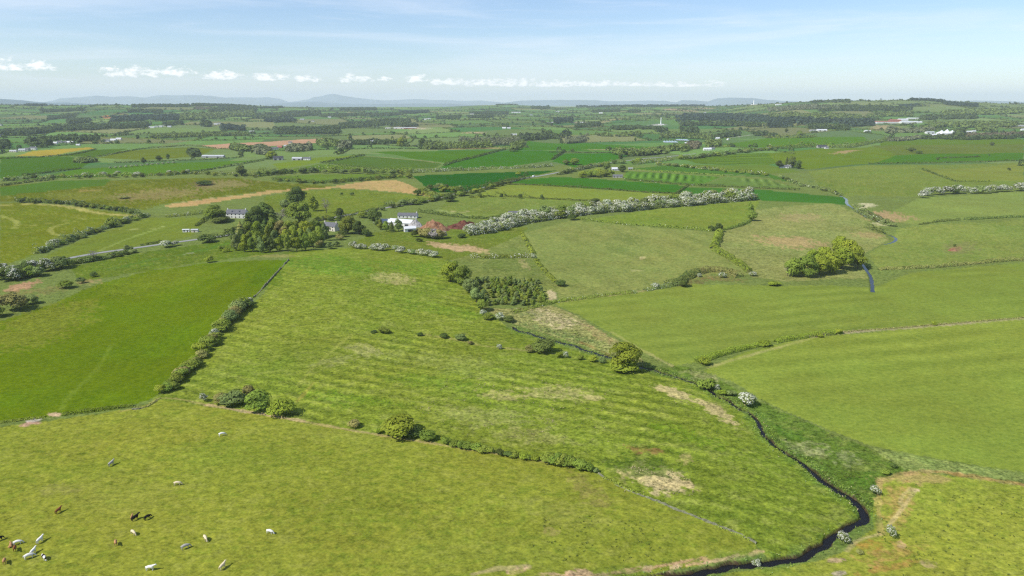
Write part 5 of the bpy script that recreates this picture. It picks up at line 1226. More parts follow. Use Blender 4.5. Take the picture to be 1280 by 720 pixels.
SM = [
 # px, py, w, d, h, rise, rot, wall, roof, kind, label
 (267,197,62,14,5,3,-2,'grey_wall','light_roof','s','long pale-roofed barn between dark trees in the left middle distance'),
 (348,200,24,16,7,4,10,'grey_wall','dark_roof','s','black-roofed barn beside a yellow-green tree'),
 (372,200,26,12,5,3,-6,'grey_wall','light_roof','s','left grey-roofed barn right of the black-roofed one'),
 (384,200,18,10,5,3,-6,'white_wall','slate','h','low slate-roofed house at the right end of the grey barns'),
 (344,187,20,9,5,3.5,20,'white_wall','slate','h','white house with slate roof left of the red-roofed house'),
 (350,185,18,9,5,3.5,-10,'brick_wall','red_roof','h','red-roofed house near the bare tan ground'),
 (358,184,16,8,5,3.5,10,'white_wall','light_roof','h','white house right of the red-roofed one'),
 (363,180,12,8,7,3,0,'cream_wall','slate','h','tall narrow cream house above the red-roofed one'),
 (769,213,18,10,4.5,3,10,'white_wall','white_roof','h','white-roofed bungalow among trees beside the striped field'),
 (772,222,20,9,4.2,2.6,-8,'grey_wall','slate','h','slate-roofed house just below the white-roofed bungalow'),
 (788,212,10,8,3.6,1.2,0,'grey_wall','light_roof','s','small pale shed at the top corner of the striped field'),
 (884,188,24,10,5.5,3,0,'white_wall','white_roof','h','white farmhouse right of the glasshouses'),
 (890,187,16,9,5,3,20,'white_wall','slate','h','white house joined to the right of the white farmhouse'),
 (862,180,34,18,5,2,0,'white_wall','white_roof','s','white-roofed packing shed at the right end of the glasshouses'),
 (897,174,16,9,5,3,0,'white_wall','white_roof','h','small white house on the far lane beyond the glasshouses'),
 (910,175,9,8,5,3,40,'white_wall','light_roof','h','tiny white cottage further right on the far lane'),
 (882,171,30,10,5,2,0,'cream_wall','light_roof','s','pale flat shed behind the far white house'),
 (980,210,18,9,4.5,3,-5,'white_wall','slate','h','white bungalow under the dark pine clump at right'),
 (986,209,12,8,4.2,2.6,0,'white_wall','light_roof','h','second white bungalow under the dark pine clump'),
 (1027,185,30,14,6,5,0,'grey_wall','dark_roof','s','dark-roofed barn in the hedgerow right of centre'),
 (1033,186,10,8,5,3,0,'white_wall','slate','h','white gabled house joined to the dark-roofed barn'),
 (1027,164,44,18,7,3,0,'white_wall','white_roof','s','white shed alone below the dark conifer wood'),
 (1017,164,36,14,5,2,0,'grey_wall','light_roof','s','pale grey shed left of the white shed below the wood'),
 (1084,165,26,12,5,2.6,0,'white_wall','white_roof','s','small white shed by the pale ground at right'),
 (1105,154,170,40,9,3,0,'white_wall','red_roof','f','long red-roofed factory in the far right town'),
 (1118,153,60,26,12,5,0,'brick_wall','red_roof','f','tall red-roofed block behind the long factory'),
 (1138,154,110,30,9,3,0,'white_wall','white_roof','f','long white factory hall at the right of the far town'),
 (1128,152,50,26,13,4,0,'white_wall','white_roof','f','pale tall block between the two long factories'),
 (1093,155,24,14,6,3,0,'white_wall','white_roof','h','white house left of the long red-roofed factory'),
 (1140,149,60,14,6,3,0,'white_wall','white_roof','h','white terrace on the slope above the far town'),
 (1147,149,30,14,6,3,0,'cream_wall','light_roof','h','cream terrace right of the white terrace above the town'),
 (1162,167,34,16,7,3,0,'white_wall','light_roof','s','pale shed left of the great white peaked marquee'),
 (1170,170,52,22,6,3,0,'cream_wall','white_roof','s','low white hall in front of the great white marquee'),
 (1210,166,26,12,6,3,0,'white_wall','white_roof','h','white house right of the dark tree by the marquee'),
 (1217,165,16,10,5,3,0,'white_wall','light_roof','h','small white house second right of the marquee tree'),
 (1224,174,14,10,4,2,0,'white_wall','white_roof','h','tiny white hut in the hedge near the right edge'),
 (1253,158,70,20,5,2,0,'grey_wall','light_roof','s','long grey-green shed near the right edge'),
 (1277,158,60,20,5,2,0,'grey_wall','light_roof','s','pale shed cut by the right edge'),
 (1279,163,20,12,5,3,0,'white_wall','white_roof','h','white cottage at the right edge'),
 (485,161,30,14,5,2,0,'cream_wall','light_roof','s','small pale shed left of the long central farm'),
 (499,161,60,18,6,3,0,'cream_wall','light_roof','s','pale-roofed shed at the left of the long central farm'),
 (513,161,70,20,6,3,0,'brick_wall','light_roof','s','wide pale-roofed barn of the long central farm'),
 (531,150,34,12,6,3,0,'white_wall','white_roof','h','white farmhouse on the far fields left of centre'),
 (536,149,28,12,5,2,0,'white_wall','light_roof','s','pale shed beside the far white farmhouse'),
 (412,147,24,14,9,4,0,'white_wall','slate','h','tall white house alone on the far wooded slope'),
 (378,150,30,14,6,3,0,'grey_wall','light_roof','h','grey hamlet house right of the far dark wood'),
 (391,152,20,12,5,3,0,'white_wall','slate','h','low white house in the far grey hamlet'),
 (590,143,34,16,7,3,0,'white_wall','slate','h','white house in the trees of the far central ridge'),
 (630,161,18,12,6,3,0,'white_wall','white_roof','h','left of two white houses on the right of the far central farm'),
 (636,161,18,12,6,3,0,'white_wall','light_roof','h','right of two white houses on the right of the far central farm'),
 (642,169,30,12,5,2,0,'cream_wall','white_roof','s','cream barn at the left of the pair beyond the dark trees'),
 (654,169,30,12,5,2,0,'cream_wall','light_roof','s','cream barn at the right of the pair beyond the dark trees'),
 (690,154,28,14,6,2,0,'white_wall','white_roof','s','white shed left of the dark conifer block'),
 (684,154,20,14,5,2,0,'cream_wall','slate','s','cream shed two left of the dark conifer block'),
 (727,155,20,14,9,4,0,'white_wall','white_roof','h','white tall house right of the dark conifer block'),
 (645,141,90,26,7,2,0,'white_wall','white_roof','s','long white sheds far off just right of centre'),
 (697,140,40,16,6,3,0,'white_wall','light_roof','h','white farm on the far fields under the low ridge'),
 (751,142,30,16,8,3,0,'white_wall','white_roof','h','white house far off under the dark ridge wood'),
 (664,144,24,14,6,3,0,'white_wall','slate','h','small white farm left of the far low ridge'),
 (905,144,40,18,7,3,0,'white_wall','white_roof','h','white house on the far slope above the conifer wood'),
 (881,142,18,14,9,4,0,'white_wall','light_roof','h','pale tall house left of the slope house above the wood'),
 (973,131.5,50,20,8,3,0,'white_wall','white_roof','h','white house high on the right ridge'),
 (1010,132.5,40,18,8,3,0,'cream_wall','light_roof','h','left house of the three along the right ridge'),
 (1015,133.5,40,18,8,3,0,'white_wall','white_roof','h','middle house of the three along the right ridge'),
 (1021,133.5,50,18,8,3,0,'white_wall','light_roof','h','right house of the three along the right ridge'),
 (2,171,14,10,6,4,30,'white_wall','dark_roof','h','white gabled house at the left edge by the dark trees'),
 (17,190,20,9,4,2.5,0,'cream_wall','light_roof','h','pale cottage at the left of the lower left hamlet'),
 (28,189,18,9,5,3,10,'white_wall','light_roof','h','white cottage with pale roof in the lower left hamlet'),
 (34,188,16,9,5,3,-10,'grey_wall','slate','h','grey cottage in the middle of the lower left hamlet'),
 (42,187,18,10,6,3.5,0,'white_wall','slate','h','tallest white house at the right of the lower left hamlet'),
 (60,179,14,8,8,3,0,'cream_wall','slate','h','narrow cream house behind the left hamlet trees'),
 (69,180,16,9,5,3,0,'white_wall','white_roof','h','first white house of the upper left hamlet'),
 (75,179,16,9,5,4,0,'white_wall','slate','h','slate-roofed house second in the upper left hamlet'),
 (80,179,16,9,5,3,0,'cream_wall','slate','h','cream house third in the upper left hamlet'),
 (88,179,26,10,5,3,0,'white_wall','white_roof','h','widest white bungalow of the upper left hamlet'),
 (98,182,12,8,4,2,0,'white_wall','white_roof','h','small white hut right of the upper left hamlet'),
 (133,177,22,10,5,3,0,'white_wall','slate','h','left building of the lone farm at left'),
 (142,176,20,10,5,3,0,'white_wall','white_roof','h','middle white building of the lone farm at left'),
 (149,175,18,10,6,3,0,'cream_wall','white_roof','h','right building of the lone farm at left'),
 (190,160,30,12,6,2,0,'white_wall','white_roof','h','bright white house under the tall dead mast tree at left'),
 (196,159,18,10,6,3,0,'white_wall','slate','h','first grey-white house in the far left hillside row'),
 (201,159,18,10,6,3,0,'white_wall','light_roof','h','second pale house in the far left hillside row'),
 (206,158,18,10,6,3,0,'cream_wall','slate','h','third cream house in the far left hillside row'),
 (212,159,20,10,5,3,0,'white_wall','light_roof','h','fourth low white house in the far left hillside row'),
 (270,156,22,12,6,3,0,'white_wall','light_roof','h','pale house among trees left of the far copse'),
 (274,155,18,12,6,3,0,'white_wall','slate','h','slate-roofed house beside the pale one left of the far copse'),
 (315,165,26,12,5,2,0,'cream_wall','light_roof','h','pale cottage right of the far copse'),
 (465,178,14,8,5,4,20,'white_wall','light_roof','h','tiny cream gable in the hedge left of the tall bright tree'),
 (0,157,26,14,6,3,0,'white_wall','slate','h','white farm on the far hillside at the left edge'),
]
for (a, b, w, d, h, ri, rz, wl_, rf, k, lab) in SM:
    w, d, h, ri = w * .8, d * .8, h * .72, ri * .8
    if k == 's': shed(a, b, w, d, h, ri, rz, wl_, rf, lab)
    elif k == 'f': house(a, b, w, d, h, ri, rz, wl_, rf, lab, 'factory', 'factory', nwin=8, chim=0, door=False)
    else: house(a, b, w, d, h, ri, rz, wl_, rf, lab, nwin=3, chim=1)
# glasshouses
def glasshouse(px, py, w, n, d, label):
    x, y, _ = unproject(px, py); z = gz(x, y)
    r = empty('glasshouse', (x, y, z), R(-3)); tag(r, label, 'greenhouse')
    B = Box().box(-w / 2, w / 2, -d / 2, d / 2, -.3, .6); link('wall', B.mesh('wall', 'grey_wall'), r)
    for i in range(n):
        x0 = -w / 2 + w * i / n; x1 = x0 + w / n; xm = (x0 + x1) / 2
        V = [(x0, -d/2, .6), (x1, -d/2, .6), (x1, -d/2, 2.6), (xm, -d/2, 4.2), (x0, -d/2, 2.6)]
        V += [(v[0], d / 2, v[2]) for v in V]
        B = Box().add(V, [(0, 5, 9, 4), (4, 9, 8, 3), (3, 8, 7, 2), (2, 7, 6, 1), (0, 1, 2, 4), (5, 9, 7, 6)], [(2, 3, 4), (7, 9, 8)])
        link('glass_bay', B.mesh('glass_bay', 'glasshouse'), r)
glasshouse(838,178,40,5,34,'left blue-grey glasshouse in front of the far trees')
glasshouse(853,176,36,5,40,'right blue-grey glasshouse beside the white packing shed')
# great white marquee: several peaks
def marquee(px, py, w, d, h, label):
    x, y, _ = unproject(px, py); z = gz(x, y)
    r = empty('marquee', (x, y, z), 0); tag(r, label, 'tent')
    link('wall', Box().box(-w / 2, w / 2, -d / 2, d / 2, -1, h * .35).mesh('wall', 'white_wall'), r)
    for i, k in enumerate((.75, 1.0, .7)):
        cx = -w / 2 + w * (i + .5) / 3; hw = w / 6
        V = [(cx - hw, -d/2, h*.35), (cx + hw, -d/2, h*.35), (cx + hw, d/2, h*.35), (cx - hw, d/2, h*.35),
             (cx - hw*.35, -d*.2, h*(.35+.3*k)), (cx + hw*.35, -d*.2, h*(.35+.3*k)), (cx + hw*.35, d*.2, h*(.35+.3*k)), (cx - hw*.35, d*.2, h*(.35+.3*k)), (cx, 0, h * (.35 + .65 * k))]
        link('canopy', Box().add(V, [(0,1,5,4),(1,2,6,5),(2,3,7,6),(3,0,4,7)], [(4,5,8),(5,6,8),(6,7,8),(7,4,8)]).mesh('canopy', 'white_roof'), r)
marquee(1183,169,52,34,20,'great white peaked marquee standing out in the right distance')
# white tower and the mast on the skyline
def tower(px, py, r0, h, label, rb=1.0):
    x, y, _ = unproject(px, py); z = gz(x, y)
    r = empty('tower', (x, y, z), 0); tag(r, label, 'tower')
    link('base', Box().box(-r0 * 4, r0 * 6, -r0 * 3, r0 * 3, -1, 4).mesh('base', 'white_wall'), r)
    link('shaft', Box().cyl(0, 0, 4, h, r0, r0 * .7, 14).mesh('shaft', 'white_paint'), r)
    link('cap', Box().cyl(0, 0, h, h + 1.4, r0 * 1.15, r0 * .9, 14).mesh('cap', 'white_paint'), r)
tower(826,156,2.4,31,'slender white tower rising from the fields right of centre')
tower(942,130.5,4.0,34,'pale white tower on the skyline above the dark right wood')
# white van on the road
def van(px, py, rz, label):
    x, y, _ = unproject(px, py); z = float(ground_h(x, y)[0]) + .16
    r = empty('parked_van', (x, y, z), R(rz)); r.name = 'van'; tag(r, label, 'van')
    prof = [(-2.6, .45), (2.6, .45), (2.65, .95), (2.1, 1.15), (1.45, 2.0), (1.1, 2.2), (-2.5, 2.25), (-2.62, 2.0)]
    V = [(a, -1, b) for a, b in prof] + [(a, 1, b) for a, b in prof]; n = len(prof)
    me = make_mesh('body', V, [np.array([[i, (i + 1) % n, n + (i + 1) % n, n + i] for i in range(n)]), np.array([list(range(n))[::-1], list(range(n, 2 * n))])], ['van_paint'])
    link('body', me, r)
    link('windscreen', Box().add([(2.12,-.85,1.2),(2.12,.85,1.2),(1.5,.8,1.97),(1.5,-.8,1.97)], [(0,1,2,3)]).mesh('windscreen', 'glass'), r).location = (.02, 0, .02)
    for s in (-1, 1):
        link('side_window', Box().box(.5, 1.4, s * 1.0 - .02, s * 1.0 + .02, 1.3, 1.85).mesh('side_window', 'glass'), r)
        for xx in (-1.7, 1.7):
            B = Box().cyl(0, 0, -.12, .12, .36, .36, 14); o = link('wheel', B.mesh('wheel', 'tyre'), r, (xx, s * .92, .36)); o.rotation_euler = (R(90), 0, 0)
rv = U([(650,224),(690,217)])
van(667, 221, math.degrees(math.atan2(*(rv[1] - rv[0])[::-1])), 'white van driving up the road through the deep green fields')

# ================================================================== cattle
def skin_body(name, verts, edges, rad, m):
    me = bpy.data.meshes.new(name); me.from_pydata(verts, edges, [])
    o = bpy.data.objects.new(name + '_form', me); C.objects.link(o)
    sk = o.modifiers.new('s', 'SKIN'); o.modifiers.new('u', 'SUBSURF').levels = 1
    for i, r in enumerate(rad): me.skin_vertices[0].data[i].radius = (r[0], r[1]) if isinstance(r, tuple) else (r, r)
    me.skin_vertices[0].data[0].use_root = True
    dg = bpy.context.evaluated_depsgraph_get()
    out = bpy.data.meshes.new_from_object(o.evaluated_get(dg))
    bpy.data.objects.remove(o); out.name = name
    out.materials.clear(); out.materials.append(MATS[m])
    out.polygons.foreach_set('use_smooth', np.ones(len(out.polygons), bool))
    return out
def cow_mesh(pose):
    V = [(-.75, 0, 1.08), (-.3, 0, 1.0), (.25, 0, .98), (.62, 0, 1.05)]; E = [(0, 1), (1, 2), (2, 3)]
    Rd = [(.30, .31), (.36, .38), (.36, .39), (.29, .34)]
    def chain(start, pts):
        p = start
        for q, r in pts: V.append(q); Rd.append(r); E.append((p, len(V) - 1)); p = len(V) - 1
        return p
    if pose == 'graze': head = chain(3, [((.98, 0, .85), .19), ((1.22, .02, .52), .14), ((1.36, .03, .30), .14), ((1.44, .04, .10), .09)])
    elif pose == 'stand': head = chain(3, [((.95, 0, 1.28), .20), ((1.18, .03, 1.45), .15), ((1.38, .05, 1.40), .135), ((1.60, .07, 1.26), .09)])
    if pose in ('graze', 'stand'):
        hi = len(V) - 2
        for s in (-1, 1):
            chain(hi, [((V[hi][0] - .08, s * .22, V[hi][2] + .10), .045)])
            chain(3, [((.60, s * .22, .72), .12), ((.62, s * .22, .40), .075), ((.60, s * .22, .08), .065), ((.66, s * .22, .02), .07)])
            chain(0, [((-.66, s * .22, .80), .17), ((-.82, s * .22, .48), .085), ((-.76, s * .22, .10), .065), ((-.70, s * .22, .02), .07)])
        chain(0, [((-1.02, 0, 1.05), .05), ((-1.08, 0, .7), .035), ((-1.06, 0, .45), .05)])
    else:       # lying down
        V[:] = [(a, b, c - .62) for a, b, c in V]
        chain(3, [((.92, .05, .66), .19), ((1.12, .12, .82), .14), ((1.3, .2, .78), .135), ((1.46, .28, .66), .09)])
        hi = len(V) - 2
        for s in (-1, 1):
            chain(hi, [((V[hi][0] - .1, V[hi][1] + s * .2, V[hi][2] + .08), .045)])
            chain(3, [((.75, s * .34, .2), .1), ((.98, s * .36, .1), .075)])
            chain(0, [((-.55, s * .42, .22), .16), ((-.2, s * .5, .1), .08)])
        chain(0, [((-1.0, .1, .38), .05), ((-1.05, .3, .1), .04)])
    return skin_body('body', V, E, Rd, 'cow_white')
COWS = {k: cow_mesh(k) for k in ('graze', 'stand', 'lie')}
def cow(px, py, rz, m, label, pose='graze', sc=1.15, horn=False):
    x, y, _ = unproject(px, py); z = gz(x, y)
    o = link('cow' if sc > .9 else 'calf', COWS[pose], None, (x, y, z)); o.rotation_euler = (0, 0, R(rz)); o.scale = (sc * .9, sc * .95, sc * .95)
    o.material_slots[0].link = 'OBJECT'; o.material_slots[0].material = MATS[m]
    tag(o, label, 'cow' if sc > .9 else 'calf', 'cattle grazing in the near pasture')
cow(13.5,683,118,'cow_tan','tan cow lying at the left of the close group of three','lie'); cow(22.5,680.5,28,'cow_white','white cow standing at the right of the close group of three'); cow(19,688,-60,'cow_brown','dark brown cow at the front of the close group of three','stand')
cow(50,678,80,'cow_white','lone white cow seen end-on above the white pair','stand',1.2); cow(36.5,698,40,'cow_white','front white cow of the white pair','graze',1.3); cow(41.5,692,85,'cow_white','rear white cow of the white pair touching its mate','stand',1.1)
cow(55.5,699,-40,'cow_pied','black and white patched cow right of the white pair','graze',1.2); cow(6,704,-60,'cow_tan','reddish tan cow lowest at the left edge','stand'); cow(-1,676,60,'cow_black','black cow cut off by the left edge')
cow(73,641,75,'cow_brown','single dark red-brown cow standing apart at left','stand'); cow(139,582,75,'cow_grey','single grey-white cow high on the left','stand',1.25); cow(222,606.5,10,'cow_cream','single cream cow halfway up the near pasture','graze',1.2); cow(277.5,545,30,'cow_white','highest white cow near the hedge bank','graze',1.25)
cow(169,650,60,'cow_black','black cow beside a red-brown calf','stand',1.25); cow(165,648,100,'cow_tan','small red-brown calf beside the black cow','stand',.8); cow(184.5,649,65,'cow_black','second black cow to the right of the black cow with the calf','graze',1.2)
cow(167,668,-35,'cow_cream','cream cow below the two black cows','graze',1.15); cow(145,681,-60,'cow_tan','light tan cow left below the cream cow','stand'); cow(257,675,-50,'cow_cream','pale cream cow right of the beige one','graze',1.2); cow(232,686,38,'cow_grey','beige-grey cow facing up to the right','graze',1.25)
cow(188,713,5,'cow_white','white cow at the bottom edge left of centre','stand',1.25); cow(278,711,70,'cow_cream','slim cream cow standing at the bottom edge','stand',1.2); cow(337.5,667,-15,'cow_white','rightmost white cow alone in the near pasture','graze',1.15)

# ================================================================== distance: trees, woods, hedges
def dome(cx, cy, w, h, seed=0):
    pass
def wood_mesh(pts, name, m, leafy=True):
    """many crowns, each a rough many-faced dome with ragged sides"""
    Vs, Qs, n0 = [], [], 0
    for (x, y, w, h) in pts:
        k = 30
        d = sphere_pts(k); d[:, 2] = abs(d[:, 2])
        P = np.array([x, y, 0.0]) + d * np.array([w * .5, w * .5, h * .62]) * rng.uniform(.93, 1.07, (k, 1))
        P[:, 2] += h * .32
        V, Q = leaf_quads(P, d + np.array([0, 0, .3]), w * .27, .3)
        Vs.append(V); Qs.append(Q + n0); n0 += len(V)
    V = np.concatenate(Vs)
    V[:, 2] += ground_h(np.repeat([p[0] for p in pts], 120), np.repeat([p[1] for p in pts], 120))
    return make_mesh(name, V, np.concatenate(Qs), [m])
def wood(poly, m, label, spacing=12, w=11, h=13, cap=1400):
    P = U(poly); x0, y0 = P.min(0); x1, y1 = P.max(0)
    nx = int((x1 - x0) / spacing) + 1; ny = int((y1 - y0) / spacing) + 1
    g = np.stack(np.meshgrid(np.linspace(x0, x1, nx), np.linspace(y0, y1, ny)), -1).reshape(-1, 2) + rng.uniform(-.45, .45, (nx * ny, 2)) * spacing
    g = g[inside(g[:, 0], g[:, 1], P)]
    if len(g) > cap: g = g[rng.permutation(len(g))[:cap]]
    if not len(g): g = P.mean(0)[None]
    k0 = fbm(g[:, 0] / 55, g[:, 1] / 55, 181, 2); g = g[k0 > -.24] if (k0 > -.24).sum() > 3 else g
    f = rng.uniform(.6, 1.35, len(g)); big = max(1.0, math.sqrt(((x1 - x0) * (y1 - y0) * .5) / (len(g) * spacing ** 2 + 1)))
    pts = [(q[0], q[1], w * k * min(big, 2), h * (.45 + .5 * k) * rng.uniform(.75, 1.3)) for q, k in zip(g, f)]
    o = link('woodland', wood_mesh(pts, 'woodland', m.replace('leaf', 'wood'))); tag(o, label, 'wood', None, 'stuff')
def strip(line, wd):
    """outline of a tree belt: the line and its copy wd pixels higher"""
    return line + [(a, b - wd) for a, b in reversed(line)]
